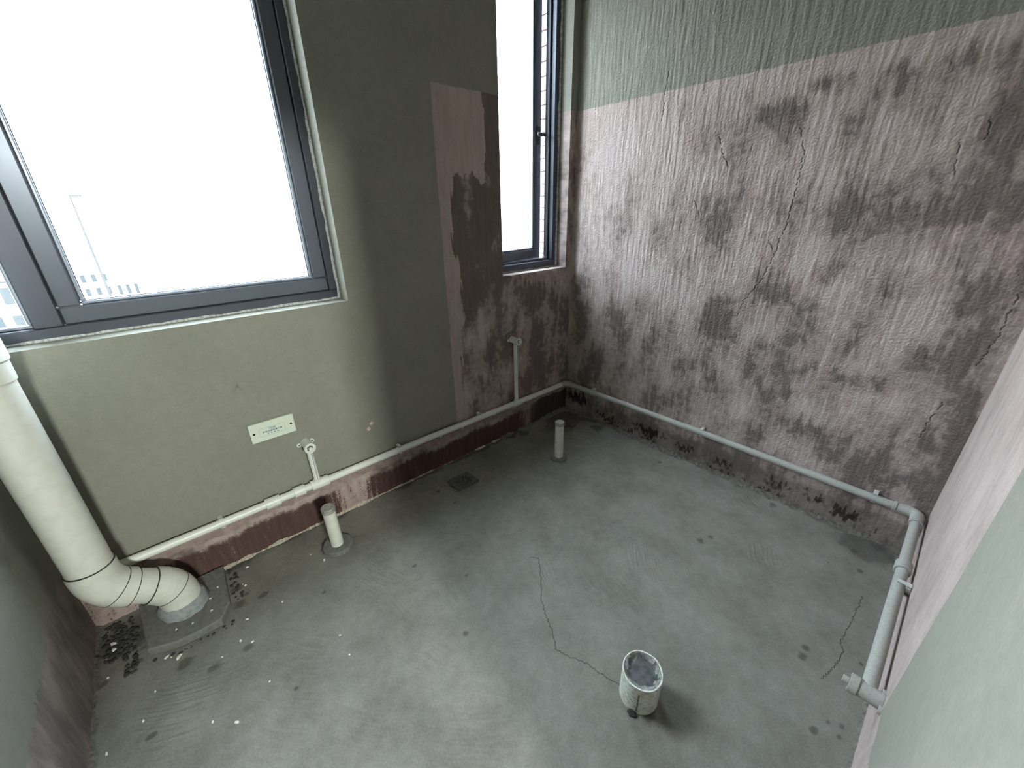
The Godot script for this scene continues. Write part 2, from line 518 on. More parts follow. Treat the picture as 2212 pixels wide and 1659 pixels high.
# ------------------------------------------------------------------ walls
# Panel in a plane with rectangular holes. o: corner at u=0,v=0 of the front face; U, V unit axes; N the front's normal.
# uvf turns (u, v) into texture coordinates. Returns [front, rest].
func panel(um: float, vm: float, holes: Array, o: Vector3, U: Vector3, V: Vector3, N: Vector3, thick: float, texh: float) -> Array:
	var front := MB.new()
	var rest := MB.new()
	var us := [0.0, um]
	var vs := [0.0, vm]
	for q in holes:
		for e in [q[0], q[2]]:
			if not us.has(e) and e > 0.0 and e < um: us.append(e)
		for e in [q[1], q[3]]:
			if not vs.has(e) and e > 0.0 and e < vm: vs.append(e)
	us.sort(); vs.sort()
	var T := func(u: float, v: float) -> Vector2: return Vector2(u / um, 1.0 - v / texh)
	var P := func(u: float, v: float, d: float) -> Vector3: return o + U * u + V * v - N * d
	for a in us.size() - 1:
		for b in vs.size() - 1:
			var u0: float = us[a]
			var u1: float = us[a + 1]
			var v0: float = vs[b]
			var v1: float = vs[b + 1]
			var inside := false
			for q in holes:
				if (u0 + u1) * 0.5 > q[0] and (u0 + u1) * 0.5 < q[2] and (v0 + v1) * 0.5 > q[1] and (v0 + v1) * 0.5 < q[3]: inside = true
			if inside: continue
			front.quad(P.call(u0, v0, 0.0), P.call(u1, v0, 0.0), P.call(u1, v1, 0.0), P.call(u0, v1, 0.0), N, PackedVector2Array([T.call(u0, v0), T.call(u1, v0), T.call(u1, v1), T.call(u0, v1)]))
			rest.quad(P.call(u0, v0, thick), P.call(u1, v0, thick), P.call(u1, v1, thick), P.call(u0, v1, thick), -N)
	# the faces of the openings wear the wall's own coat, carried round the edge
	for q in holes:
		var u0: float = q[0]
		var u1: float = q[2]
		var v0: float = maxf(q[1], 0.0)
		var v1: float = q[3]
		front.quad(P.call(u0, v0, 0.0), P.call(u0, v1, 0.0), P.call(u0, v1, thick), P.call(u0, v0, thick), U, PackedVector2Array([T.call(u0 - 0.002, v0), T.call(u0 - 0.002, v1), T.call(u0 - thick, v1), T.call(u0 - thick, v0)]))
		front.quad(P.call(u1, v0, 0.0), P.call(u1, v1, 0.0), P.call(u1, v1, thick), P.call(u1, v0, thick), -U, PackedVector2Array([T.call(u1 + 0.002, v0), T.call(u1 + 0.002, v1), T.call(u1 + 0.04, v1), T.call(u1 + 0.04, v0)]))
		front.quad(P.call(u0, v1, 0.0), P.call(u1, v1, 0.0), P.call(u1, v1, thick), P.call(u0, v1, thick), -V, PackedVector2Array([T.call(u0, v1 + 0.002), T.call(u1, v1 + 0.002), T.call(u1, v1 + thick), T.call(u0, v1 + thick)]))
		if v0 > 0.0:
			front.quad(P.call(u0, v0, 0.0), P.call(u1, v0, 0.0), P.call(u1, v0, thick), P.call(u0, v0, thick), V, PackedVector2Array([T.call(u0, v0 - 0.002), T.call(u1, v0 - 0.002), T.call(u1, v0 - thick), T.call(u0, v0 - thick)]))
	# outer edges
	rest.quad(P.call(0.0, 0.0, 0.0), P.call(0.0, vm, 0.0), P.call(0.0, vm, thick), P.call(0.0, 0.0, thick), -U)
	rest.quad(P.call(um, 0.0, 0.0), P.call(um, vm, 0.0), P.call(um, vm, thick), P.call(um, 0.0, thick), U)
	rest.quad(P.call(0.0, vm, 0.0), P.call(um, vm, 0.0), P.call(um, vm, thick), P.call(0.0, vm, thick), V)
	rest.quad(P.call(0.0, 0.0, 0.0), P.call(um, 0.0, 0.0), P.call(um, 0.0, thick), P.call(0.0, 0.0, thick), -V)
	return [front, rest]

func wall(called: String, parts: Array, mat: Material) -> MeshInstance3D:
	var am := ArrayMesh.new()
	am.add_surface_from_arrays(Mesh.PRIMITIVE_TRIANGLES, parts[0].arrays())
	am.surface_set_material(0, mat)
	am.add_surface_from_arrays(Mesh.PRIMITIVE_TRIANGLES, parts[1].arrays())
	am.surface_set_material(1, M.render)
	var o := MeshInstance3D.new()
	o.mesh = am
	put(o, called)
	o.set_meta("kind", "structure")
	return o

func slab(called: String, lo: Vector3, hi: Vector3, mat: Material) -> MeshInstance3D:
	var m := MB.new()
	m.box(lo, hi)
	var o := obj(called, m, mat)
	o.set_meta("kind", "structure")
	return o

# an uneven bead of mortar along the foot of a wall
func bead(called: String, a: Vector3, b: Vector3, into: Vector3, size: float, mat: Material, sd: int, gaps := -2.0) -> void:
	var f := noise(sd, 14.0, 4)
	var g := noise(sd + 1, 2.2, 3)
	var m := MB.new()
	var steps := int(a.distance_to(b) / 0.006)
	var prev := []
	for k in steps + 1:
		var t := k / float(steps)
		var p := a.lerp(b, t)
		var s := size * maxf(0.05, 0.75 + 0.9 * f.get_noise_1d(k * 0.006) + 0.9 * g.get_noise_1d(k * 0.006))
		if g.get_noise_1d(k * 0.006 + 40.0) < gaps: s *= 0.12
		var up := s * (0.8 + 0.5 * f.get_noise_1d(k * 0.006 + 9.0))
		var cur := [p + Vector3.UP * up, p + Vector3.UP * up * 0.62 + into * s * 0.42, p + into * s]
		if prev.size():
			for q in 2:
				var nn: Vector3 = ((cur[q + 1] - cur[q]).cross(b - a)).normalized()
				if nn.y < 0: nn = -nn
				m.quad(prev[q], cur[q], cur[q + 1], prev[q + 1], nn)
		prev = cur
	var o := obj(called, m, mat)
	o.set_meta("kind", "structure")

# ------------------------------------------------------------------ lettering: strokes on a 10 x 10 grid, flat print on the plate
const GLYPH := {
	"deng": [[1, 1, 4, 1], [2, 0, 1, 2], [6, 1, 9, 1], [7, 0, 6, 2], [1, 3, 9, 3], [5, 2, 5, 5], [0, 5, 10, 5], [1, 7, 9, 7], [7, 6, 7, 10], [3, 8, 4, 9]],
	"dian": [[1, 2, 9, 2], [1, 2, 1, 7], [9, 2, 9, 7], [1, 4.5, 9, 4.5], [1, 7, 9, 7], [5, 0, 5, 9.5], [5, 9.5, 10, 9.5]],
	"wei": [[3, 0, 0, 4], [1.5, 3, 1.5, 10], [6.5, 0, 7, 1.5], [4, 3, 10, 3], [5, 4, 6, 8], [9, 4, 7.5, 8], [3.5, 9.5, 10, 9.5]],
	"lian": [[0, 1, 4, 1], [1, 1, 1, 8], [3.3, 1, 3.3, 10], [1, 3.5, 3.3, 3.5], [1, 5.5, 3.3, 5.5], [0, 8.3, 4, 7.7], [6, 0, 6.7, 1.5], [9, 0, 8, 2], [5, 3, 10, 3], [4.5, 6, 10, 6], [7.5, 3, 7.5, 6], [7.5, 6, 5, 10], [7.5, 6, 10, 10]],
	"jie": [[2.5, 0, 0.5, 3], [0.5, 3, 3, 3], [3, 3, 0.5, 6], [0.5, 6, 3.6, 5.5], [0, 9, 3.6, 8], [4.5, 2, 10, 2], [7.2, 0, 7.2, 4.5], [5, 4.5, 9.5, 4.5], [5, 6.5, 9.5, 6.5], [5, 6.5, 5, 10], [9.5, 6.5, 9.5, 10], [5, 9.7, 9.5, 9.7]],
	"duan": [[2, 0, 2, 2], [0, 2.5, 4, 2.5], [1, 4, 1.5, 7], [3.3, 4, 2.7, 7], [0, 8, 4, 7.5], [7, 0, 7, 3], [5, 1, 5, 3], [9, 1, 9, 3], [5, 3, 9, 3], [4.5, 5, 10, 5], [5, 6.5, 5, 10], [9.5, 6.5, 9.5, 10], [5, 6.5, 9.5, 6.5], [6.7, 6.5, 6.7, 9.5], [8, 6.5, 8, 9.5]],
	"zi": [[2, 1, 8, 1], [8, 1, 5, 3.5], [5, 3.5, 5, 9.5], [5, 9.5, 3.5, 9], [0, 5, 10, 5]],
	"xiang": [[1, 1, 4, 1], [2, 0, 1, 2], [6, 1, 9, 1], [7, 0, 6, 2], [0, 4, 5, 4], [2.5, 2.5, 2.5, 10], [2.5, 5, 0, 8], [2.5, 5, 5, 7], [6, 3, 9.5, 3], [6, 3, 6, 10], [9.5, 3, 9.5, 10], [6, 5.3, 9.5, 5.3], [6, 7.5, 9.5, 7.5], [6, 9.8, 9.5, 9.8]],
	"bu": [[0, 1, 10, 1], [6, 1, 0, 6], [5, 3, 5, 10], [6, 4.5, 9, 6.5]],
	"ke": [[0, 1, 10, 1], [8, 1, 8, 9.5], [8, 9.5, 6, 9], [1.5, 4, 5.5, 4], [1.5, 4, 1.5, 7], [5.5, 4, 5.5, 7], [1.5, 7, 5.5, 7]],
	"chu": [[2, 0, 0, 3], [1, 2, 4, 2], [0.8, 3, 0.8, 10], [0.8, 3.5, 4, 3.5], [4, 3.5, 4, 10], [0.8, 5.5, 4, 5.5], [0.8, 7.5, 4, 7.5], [5.5, 2.5, 9.5, 2.5], [5.5, 2.5, 5.5, 6], [9.5, 2.5, 9.5, 6], [5.5, 6, 9.5, 6], [7.5, 0, 7.5, 9.5], [5, 9.5, 10, 9]],
	"dong": [[0.5, 1.5, 4, 1.5], [0, 4, 4.6, 4], [2.3, 4, 0.5, 8.5], [0.5, 8.5, 4.2, 8], [5.2, 3, 9.5, 3], [7, 0, 7, 4], [7, 4, 4.6, 10], [9.5, 3, 9.2, 9.5], [9.2, 9.5, 8, 9]],
	"T": [[0, 0, 10, 0], [5, 0, 5, 10]],
	"D": [[1, 0, 1, 10], [1, 0, 6, 0], [6, 0, 9, 3], [9, 3, 9, 7], [9, 7, 6, 10], [6, 10, 1, 10]],
	"2": [[1, 2, 3, 0], [3, 0, 7, 0], [7, 0, 9, 2], [9, 2, 9, 4], [9, 4, 1, 10], [1, 10, 9.5, 10]],
	"8": [[2, 0, 8, 0], [2, 0, 1, 2.5], [8, 0, 9, 2.5], [1, 2.5, 9, 7.5], [9, 2.5, 1, 7.5], [1, 7.5, 2, 10], [9, 7.5, 8, 10], [2, 10, 8, 10]],
}
func plate_print() -> Image:
	# 1 pixel = 0.2 mm; plate 158 x 78 mm
	var W := 790
	var H := 390
	var im := Image.create_empty(W, H, false, Image.FORMAT_RGB8)
	im.fill(Color(0.80, 0.83, 0.755))
	var dot := func(x: float, y: float, r: float, c: Color) -> void:
		im.fill_rect(Rect2i(int(x - r), int(y - r), int(2 * r), int(2 * r)), c)
	var seg := func(a: Vector2, b: Vector2, r: float, c: Color) -> void:
		var n := int(a.distance_to(b) / maxf(1.0, r * 0.6)) + 1
		for k in n + 1:
			var p := a.lerp(b, k / float(n))
			dot.call(p.x, p.y, r, c)
	var line := Color(0.52, 0.58, 0.54)
	var ink := Color(0.29, 0.38, 0.44)
	# rounded frame
	var fx0 := 150.0; var fx1 := 612.0; var fy0 := 122.0; var fy1 := 296.0; var fr := 24.0
	seg.call(Vector2(fx0 + fr, fy0), Vector2(fx1 - fr, fy0), 2.0, line); seg.call(Vector2(fx0 + fr, fy1), Vector2(fx1 - fr, fy1), 2.0, line)
	seg.call(Vector2(fx0, fy0 + fr), Vector2(fx0, fy1 - fr), 2.0, line); seg.call(Vector2(fx1, fy0 + fr), Vector2(fx1, fy1 - fr), 2.0, line)
	for q in [[fx0 + fr, fy0 + fr, PI], [fx1 - fr, fy0 + fr, 1.5 * PI], [fx1 - fr, fy1 - fr, 0.0], [fx0 + fr, fy1 - fr, 0.5 * PI]]:
		for k in 40:
			var a: float = q[2] + k / 39.0 * PI * 0.5
			dot.call(q[0] + cos(a) * fr, q[1] + sin(a) * fr, 2.0, line)
	var word := func(list: Array, x: float, y: float, w: float, h: float, step: float, r: float) -> void:
		for g in list:
			for s in GLYPH[g]:
				seg.call(Vector2(x + s[0] * w / 10.0, y + s[1] * h / 10.0), Vector2(x + s[2] * w / 10.0, y + s[3] * h / 10.0), r, ink)
			x += step
	word.call(["T", "D", "2", "8"], 325.0, 140.0, 26.0, 34.0, 33.0, 3.4)
	word.call(["deng", "dian", "wei", "lian", "jie", "duan", "zi", "xiang"], 209.0, 192.0, 36.0, 36.0, 45.0, 2.8)
	word.call(["bu", "ke", "chu", "dong"], 286.0, 246.0, 30.0, 30.0, 58.0, 2.2)
	return im

# ------------------------------------------------------------------ pipe fittings
func coupling(parent: Node, at: Vector3, dir: Vector3, length := 0.045, r := 0.0225, called := "coupling", mat: Material = null) -> void:
	var m := MB.new()
	m.lathe(at - dir.normalized() * length * 0.5, dir, [Vector2(0.0155, 0), Vector2(r - 0.0015, 0), Vector2(r, 0.0015), Vector2(r, length - 0.0015), Vector2(r - 0.0015, length), Vector2(0.0155, length)])
	obj(called, m, mat if mat else M.ppr, parent)

# saddle clip: foot on the wall and a strap round the pipe. N: from the wall to the pipe, D: along the pipe
func clip(parent: Node, at: Vector3, D: Vector3, N: Vector3, off: float) -> void:
	var m := MB.new()
	var S := D.cross(N).normalized()
	var X := Transform3D(Basis(D, S, N), at)
	m.box(Vector3(-0.008, -0.012, -off), Vector3(0.008, 0.012, -0.0165), 0.002, X)
	for s in [-1.0, 1.0]:
		m.box(Vector3(-0.008, s * 0.0185 - 0.0025, -off + 0.002), Vector3(0.008, s * 0.0185 + 0.0025, 0.006), 0.001, X)
	obj("clip", m, M.ppr_grey, parent)

# wall elbow with ears and a threaded outlet closed by a plug. at: centre of the fitting's body, N: out of the wall, E: direction of the ears, off: distance of the body's axis to the wall
func outlet(parent: Node, at: Vector3, N: Vector3, E: Vector3, off: float, reach: float, s := 1.0, mat: Material = null) -> void:
	if mat == null: mat = M.ppr
	var b := MB.new()
	b.lathe(at - N * off, N, [Vector2(0, 0), Vector2(0.019 * s, 0), Vector2(0.0195 * s, 0.002), Vector2(0.0195 * s, off + reach * 0.5), Vector2(0.0185 * s, off + reach * 0.5 + 0.001), Vector2(0, off + reach * 0.5 + 0.001)])
	obj("elbow_body", b, mat, parent)
	var c := MB.new()
	var z0 := off + reach * 0.5
	c.lathe(at - N * off + N * z0, N, [Vector2(0.0195 * s, 0), Vector2(0.0225 * s, 0.001), Vector2(0.0225 * s, reach * 0.5), Vector2(0.0215 * s, reach * 0.5 + 0.001), Vector2(0.017 * s, reach * 0.5 + 0.001), Vector2(0.0165 * s, reach * 0.5 - 0.003), Vector2(0.0135 * s, reach * 0.5 - 0.003), Vector2(0.0135 * s, reach * 0.5 - 0.001), Vector2(0, reach * 0.5 - 0.001)])
	var ring := obj("outlet_collar", c, mat, parent)
	ring.set_meta("label", "stepped round collar of the outlet")
	var p := MB.new()
	p.lathe(at + N * (reach - 0.002), N, [Vector2(0.0085 * s, 0), Vector2(0.0085 * s, 0.014 * s), Vector2(0.0078 * s, 0.015 * s), Vector2(0.0045 * s, 0.015 * s), Vector2(0.0045 * s, 0.010 * s), Vector2(0, 0.010 * s)], 20)
	obj("plug", p, mat, parent)
	var sk := MB.new()
	sk.lathe(at + N * (reach - 0.003), N, [Vector2(0.0132 * s, 0), Vector2(0.0125 * s, 0.004), Vector2(0, 0.004)], 6)
	var nut := obj("plug_nut", sk, M.dark_metal, parent)
	nut.set_meta("label", "dark hexagonal nut")
	for sg in [-1.0, 1.0]:
		var e := MB.new()
		var o: Vector3 = at - N * off + E * sg * 0.026 * s
		e.lathe(o, N, [Vector2(0.0035, 0.007), Vector2(0.0085 * s, 0.007), Vector2(0.009 * s, 0.006), Vector2(0.009 * s, 0)], 20)
		var X := Transform3D(Basis(E, N.cross(E), N), at - N * off)
		e.box(Vector3(minf(sg * 0.012, sg * 0.024), -0.007 * s, 0), Vector3(maxf(sg * 0.012, sg * 0.024), 0.007 * s, 0.007), 0.001, X)
		obj("ear", e, mat, parent)
		var h := MB.new()
		h.lathe(o, N, [Vector2(0.0036, 0.0035), Vector2(0, 0.0035)], 12)
		var sc := obj("screw", h, M.dark_metal, parent)
		sc.set_meta("label", "dark screw head")

func arc_pts(c: Vector3, a: Vector3, b: Vector3, n: int) -> Array:
	# quarter-like bend from c+a to c+b (a, b from the bend's centre), spherical interpolation
	var r := []
	for k in n + 1: r.append(c + a.slerp(b, k / float(n)))
	return r

func _ready() -> void:
	# ---------------------------------------------------------------- camera, sky, sun, exposure
	var cam := Camera3D.new()
	cam.name = "camera"
	cam.position = Vector3(-2.0, 1.32, 1.69)
	cam.rotation_order = EULER_ORDER_YXZ
	cam.rotation = Vector3(deg_to_rad(-23.493), deg_to_rad(-41.474), deg_to_rad(-1.023))
	cam.fov = 2.0 * rad_to_deg(atan(829.5 / 873.85))
	cam.near = 0.02
	cam.far = 600.0
	add_child(cam)

	var sm := ProceduralSkyMaterial.new()
	sm.sky_top_color = Color(0.845, 0.915, 0.985)
	sm.sky_horizon_color = Color(0.94, 0.97, 1.0)
	sm.ground_horizon_color = Color(0.80, 0.80, 0.78)
	sm.ground_bottom_color = Color(0.55, 0.55, 0.53)
	sm.sky_energy_multiplier = 5.5
	sm.ground_energy_multiplier = 3.0
	var sky := Sky.new()
	sky.sky_material = sm
	var env := Environment.new()
	env.background_mode = Environment.BG_SKY
	env.sky = sky
	env.tonemap_mode = Environment.TONE_MAPPER_LINEAR
	env.tonemap_exposure = 1.0
	env.sdfgi_enabled = true
	env.ssao_enabled = true
	env.ssil_enabled = true
	var we := WorldEnvironment.new()
	we.name = "world"
	we.environment = env
	add_child(we)

	var sun := DirectionalLight3D.new()
	sun.name = "sun"
	sun.light_energy = 1.6
	sun.light_color = Color(1.0, 0.96, 0.88)
	sun.light_angular_distance = 0.6
	sun.shadow_enabled = true
	sun.rotation = Vector3(deg_to_rad(-52.0), deg_to_rad(16.0), 0)
	add_child(sun)

	# ---------------------------------------------------------------- shared materials
	M.render = speckled(Color(0.60, 0.59, 0.56), Color(0.52, 0.51, 0.48), 0.95, 1.5, 11, 0.1)
	M.hall = speckled(Color(0.54, 0.53, 0.49), Color(0.49, 0.48, 0.44), 0.95, 0.8, 12)
	M.ppr = plain(Color(0.845, 0.845, 0.800), 0.38)
	M.ppr_dusty = speckled(Color(0.625, 0.620, 0.582), Color(0.575, 0.567, 0.528), 0.6, 14.0, 13)
	M.ppr_grey = plain(Color(0.74, 0.74, 0.70), 0.5)
	M.pvc = speckled(Color(0.815, 0.812, 0.765), Color(0.790, 0.785, 0.735), 0.36, 3.0, 14)
	M.pvc_cap_shaded = speckled(Color(0.60, 0.59, 0.55), Color(0.50, 0.49, 0.46), 0.55, 6.0, 15)  # cap tone lowered: the weak light on its top is put into the colour
	M.seam = plain(Color(0.21, 0.19, 0.16), 0.9)
	M.cement = speckled(Color(0.440, 0.438, 0.410), Color(0.395, 0.392, 0.365), 0.95, 5.0, 16)
	M.cement_pale = speckled(Color(0.56, 0.575, 0.57), Color(0.47, 0.485, 0.48), 0.95, 6.0, 17)
	M.mud = speckled(Color(0.225, 0.215, 0.200), Color(0.150, 0.145, 0.135), 0.95, 8.0, 18, 0.3)
	M.crust = speckled(Color(0.73, 0.70, 0.63), Color(0.50, 0.45, 0.41), 0.95, 9.0, 19, 0.2)
	M.joint = speckled(Color(0.44, 0.43, 0.39), Color(0.30, 0.29, 0.26), 0.95, 7.0, 20, 0.2)
	M.alum = plain(Color(0.36, 0.375, 0.405), 0.30, 0.5)
	M.alum_dark = plain(Color(0.265, 0.275, 0.305), 0.38, 0.45)
	M.bead = plain(Color(0.50, 0.52, 0.55), 0.35, 0.5)
	M.gasket = plain(Color(0.05, 0.05, 0.055), 0.6)
	M.caulk = speckled(Color(0.74, 0.75, 0.73), Color(0.56, 0.56, 0.54), 0.8, 9.0, 21, 0.15)
	M.dark_metal = plain(Color(0.13, 0.13, 0.13), 0.5, 0.3)
	M.chip = plain(Color(0.86, 0.85, 0.80), 0.8)
	M.iron = speckled(Color(0.330, 0.335, 0.320), Color(0.250, 0.250, 0.232), 0.7, 9.0, 22)
	M.black = plain(Color(0.02, 0.02, 0.02), 1.0)  # stands for the shade inside drain slots and screw holes
	M.far_window = plain(Color(0.13, 0.14, 0.145), 0.95)
	M.far_window.metallic_specular = 0.0
	M.far_dark = plain(Color(0.17, 0.165, 0.165), 0.95)
	M.far_dark.metallic_specular = 0.0
	M.brick = []
	for c in [Color(0.64, 0.55, 0.53), Color(0.59, 0.49, 0.47), Color(0.68, 0.60, 0.58)]:
		M.brick.append(speckled(c, c.darkened(0.15), 0.95, 5.0, 23 + M.brick.size(), 0.1))
	var glass := StandardMaterial3D.new()
	glass.transparency = BaseMaterial3D.TRANSPARENCY_ALPHA
	glass.albedo_color = Color(0.93, 0.97, 0.97, 0.06)
	glass.roughness = 0.02
	M.glass = glass

	build_shell()
	build_windows()
	build_hall()
	build_supply_pipes()
	build_soil_pipe()
	build_floor_things()
	build_small_things()
	build_outside()

# ------------------------------------------------------------------ the room
func build_shell() -> void:
	var dark_b := [[1.529, 1.703, 0.089, 0.059], [1.624, 1.553, 0.051, 0.157], [1.70, 1.60, 0.08, 0.14], [1.344, 1.667, 0.053, 0.079, 0.6], [1.165, 1.712, 0.078, 0.039, 0.55], [1.021, 1.641, 0.097, 0.044, 0.6], [0.877, 1.722, 0.029, 0.040, 0.5], [0.599, 1.706, 0.046, 0.054, 0.4], [1.591, 1.529, 0.019, 0.062], [1.278, 1.420, 0.035, 0.030, 0.45], [1.630, 1.298, 0.059, 0.060], [1.724, 1.230, 0.06, 0.14], [0.928, 1.289, 0.063, 0.190, 0.55], [0.93, 0.78, 0.13, 0.12, 0.75], [0.413, 0.600, 0.235, 0.148, 0.65], [1.257, 0.645, 0.132, 0.062], [1.539, 0.667, 0.091, 0.046], [1.015, 0.452, 0.088, 0.097, 0.8], [0.680, 0.311, 0.111, 0.113, 0.8], [1.703, 1.032, 0.066, 0.088, 0.9], [1.542, 1.042, 0.095, 0.063, 0.8], [1.296, 1.068, 0.077, 0.060, 0.6], [1.649, 1.144, 0.066, 0.071, 0.45], [1.737, 0.483, 0.071, 0.072, 0.9], [1.823, 0.443, 0.050, 0.30], [1.353, 0.381, 0.099, 0.066, 0.7], [0.22, 0.361, 0.172, 0.126, 0.8], [1.138, 0.680, 0.080, 0.130, 0.8], [1.747, 0.851, 0.056, 0.077, 0.8], [1.0, 0.12, 1.2, 0.07, 0.75], [0.10, 0.55, 0.10, 0.3, 0.6], [1.55, 0.33, 0.2, 0.08, 0.6], [1.15, 0.30, 0.2, 0.05, 0.6]]
	var light_b := [[1.140, 0.832, 0.083, 0.081], [1.346, 0.983, 0.066, 0.044], [1.526, 0.821, 0.080, 0.078], [1.613, 0.921, 0.061, 0.072], [0.865, 0.495, 0.044, 0.040], [0.382, 1.053, 0.251, 0.225], [0.670, 0.937, 0.194, 0.189], [1.105, 1.465, 0.054, 0.114], [0.914, 1.750, 0.2, 0.04], [1.159, 1.608, 0.063, 0.089], [1.480, 0.728, 0.094, 0.040], [1.106, 0.433, 0.081, 0.071], [1.366, 0.480, 0.095, 0.053], [1.202, 1.112, 0.055, 0.126], [0.35, 1.5, 0.35, 0.25], [0.8, 1.45, 0.2, 0.12, 0.6], [1.3, 1.75, 0.3, 0.035]]
	var low_b := [[0.096, 0.110, 0.099, 0.052], [0.353, 0.058, 0.103, 0.022], [0.652, 0.076, 0.141, 0.028], [0.883, 0.071, 0.074, 0.020, 0.8], [1.085, 0.073, 0.065, 0.018, 0.7], [1.344, 0.084, 0.079, 0.028, 0.8], [1.493, 0.090, 0.062, 0.028], [1.616, 0.065, 0.083, 0.031, 0.9], [1.713, 0.040, 0.039, 0.021, 0.7], [0.5, 0.02, 0.3, 0.014, 0.8], [1.2, 0.02, 0.4, 0.012, 0.6]]
	var dark_a := [[-0.852, 1.371, 0.067, 0.09], [-0.844, 1.183, 0.084, 0.125], [-0.821, 0.963, 0.074, 0.112], [-0.694, 1.130, 0.093, 0.2], [-0.735, 0.952, 0.094, 0.163], [-0.614, 1.561, 0.037, 0.178], [-0.65, 1.35, 0.09, 0.10], [-0.777, 0.765, 0.064, 0.151, 0.8], [-0.541, 0.554, 0.055, 0.144], [-0.663, 0.529, 0.049, 0.141, 0.8], [-0.704, 0.398, 0.140, 0.087, 0.8], [-0.295, 0.80, 0.210, 0.117, 0.7], [-0.165, 0.463, 0.138, 0.163, 0.7], [-0.807, 0.566, 0.065, 0.134, 0.7], [-1.859, 0.720, 0.036, 0.024, 0.7], [-0.4, 0.35, 0.2, 0.1, 0.7], [-0.25, 0.62, 0.22, 0.12, 0.5]]
	var light_a := [[-1.406, 0.379, 0.010, 0.012], [-1.389, 0.402, 0.012, 0.010], [-0.42, 0.80, 0.05, 0.08, 0.6], [-0.80, 0.66, 0.05, 0.09, 0.7], [-0.72, 0.80, 0.02, 0.10, 0.8]]
	var shift := func(a: Array) -> Array:
		var r := []
		for p in a:
			var q: Array = p.duplicate()
			q[0] -= LX
			r.append(q)
		return r
	var flip := func(a: Array, h: float) -> Array:       # patches are laid in picture rows: turn y up into y down
		var r := []
		for p in a:
			var q: Array = p.duplicate()
			q[1] = h - q[1]
			r.append(q)
		return r
	var mat_a := wall_material("back", -LX, flip.call(shift.call(dark_a), CEIL), flip.call(shift.call(light_a), CEIL), [], 100, 0.10)
	var mat_b := wall_material("right", NZ, flip.call(dark_b, CEIL), flip.call(light_b, CEIL), flip.call(low_b, CEIL), 140, 0.85)
	var mat_c := wall_material("near", -LX, [], [], [], 180, 0.4)
	var mat_d := wall_material("left", NZ, flip.call([[0.5, 0.1, 0.2, 0.1], [1.0, 0.6, 0.15, 0.1]], CEIL), [], [], 220, 0.12)

	# window wall with its two openings (u = x - LX)
	var wa := wall("wall_back", panel(-LX, CEIL, [[-2.43 - LX, 0.982, -1.397 - LX, 2.46], [-0.558 - LX, 0.984, -0.052 - LX, 2.46]], Vector3(LX, 0, 0), Vector3.RIGHT, Vector3.UP, Vector3(0, 0, 1), 0.15, CEIL), mat_a)
	wall("wall_right", panel(NZ, CEIL, [], Vector3(0, 0, 0), Vector3(0, 0, 1), Vector3.UP, Vector3.LEFT, 0.2, CEIL), mat_b)
	wall("wall_near", panel(-LX, CEIL, [[-2.36 - LX, 0.0, -1.64 - LX, 1.90]], Vector3(LX, 0, NZ), Vector3.RIGHT, Vector3.UP, Vector3(0, 0, -1), 0.12, CEIL), mat_c)
	wall("wall_left", panel(NZ, CEIL, [], Vector3(LX, 0, 0), Vector3(0, 0, 1), Vector3.UP, Vector3.RIGHT, 0.2, CEIL), mat_d)
	# floor
	var f := MB.new()
	f.quad(Vector3(LX, 0, 0), Vector3(0, 0, 0), Vector3(0, 0, NZ), Vector3(LX, 0, NZ), Vector3.UP, PackedVector2Array([Vector2(0, 0), Vector2(1, 0), Vector2(1, 1), Vector2(0, 1)]))
	var rest := MB.new()
	rest.box(Vector3(LX - 0.2, -0.15, -0.15), Vector3(0.2, -0.001, NZ + 0.12))
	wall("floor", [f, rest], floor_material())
	slab("ceiling", Vector3(LX - 0.2, CEIL, -0.36), Vector3(0.2, CEIL + 0.15, NZ + 0.12), M.hall)
	# outer brick leaf; the bricks of the jamb seen through the open casement are pieces of their own
	var leaf := panel(3.4, 3.4, [[0.545, 1.28, 1.603, 2.77], [2.43, 1.28, 2.977, 2.77]], Vector3(-3.0, -0.3, -0.15), Vector3.RIGHT, Vector3.UP, Vector3(0, 0, 1), 0.21, 3.4)
	var wo := wall("wall_outer", leaf, M.render)
	var bm := []
	for k in 3:
		var b := MB.new()
		b.box(Vector3(-0.006, -0.030, -0.050), Vector3(0.006, 0.030, 0.050), 0.002)
		bm.append(b.mesh(M.brick[k]))
	var rng := RandomNumberGenerator.new()
	rng.seed = 5
	for r in 22:
		for cidx in 2:
			var o := MeshInstance3D.new()
			o.mesh = bm[rng.randi() % 3]
			o.position = Vector3(-0.029 + rng.randf_range(-0.001, 0.001), 1.015 + r * 0.067, -0.203 - cidx * 0.105 + (0.0 if r % 2 else 0.012))
			put(o, "brick", wo)
	# mortar at the foot of the walls
	bead("trim_1", Vector3(-2.10, 0, 0), Vector3(-0.62, 0, 0), Vector3(0, 0, 1), 0.013, M.crust, 41, -0.25)
	bead("trim_2", Vector3(-0.62, 0, 0), Vector3(-0.0, 0, 0), Vector3(0, 0, 1), 0.022, M.joint, 43)
	bead("trim_3", Vector3(0, 0, 0), Vector3(0, 0, NZ), Vector3(-1, 0, 0), 0.026, M.joint, 45)
	bead("trim_4", Vector3(LX, 0, 0), Vector3(LX, 0, NZ), Vector3(1, 0, 0), 0.018, M.joint, 47)
	bead("trim_5", Vector3(-1.64, 0, NZ), Vector3(0, 0, NZ), Vector3(0, 0, -1), 0.010, M.joint, 49)

# ------------------------------------------------------------------ windows
func bar(parent: Node, called: String, lo: Vector3, hi: Vector3, mat: Material, bev := 0.003) -> MeshInstance3D:
	var m := MB.new()
	m.box(lo, hi, bev)
	return obj(called, m, mat, parent)

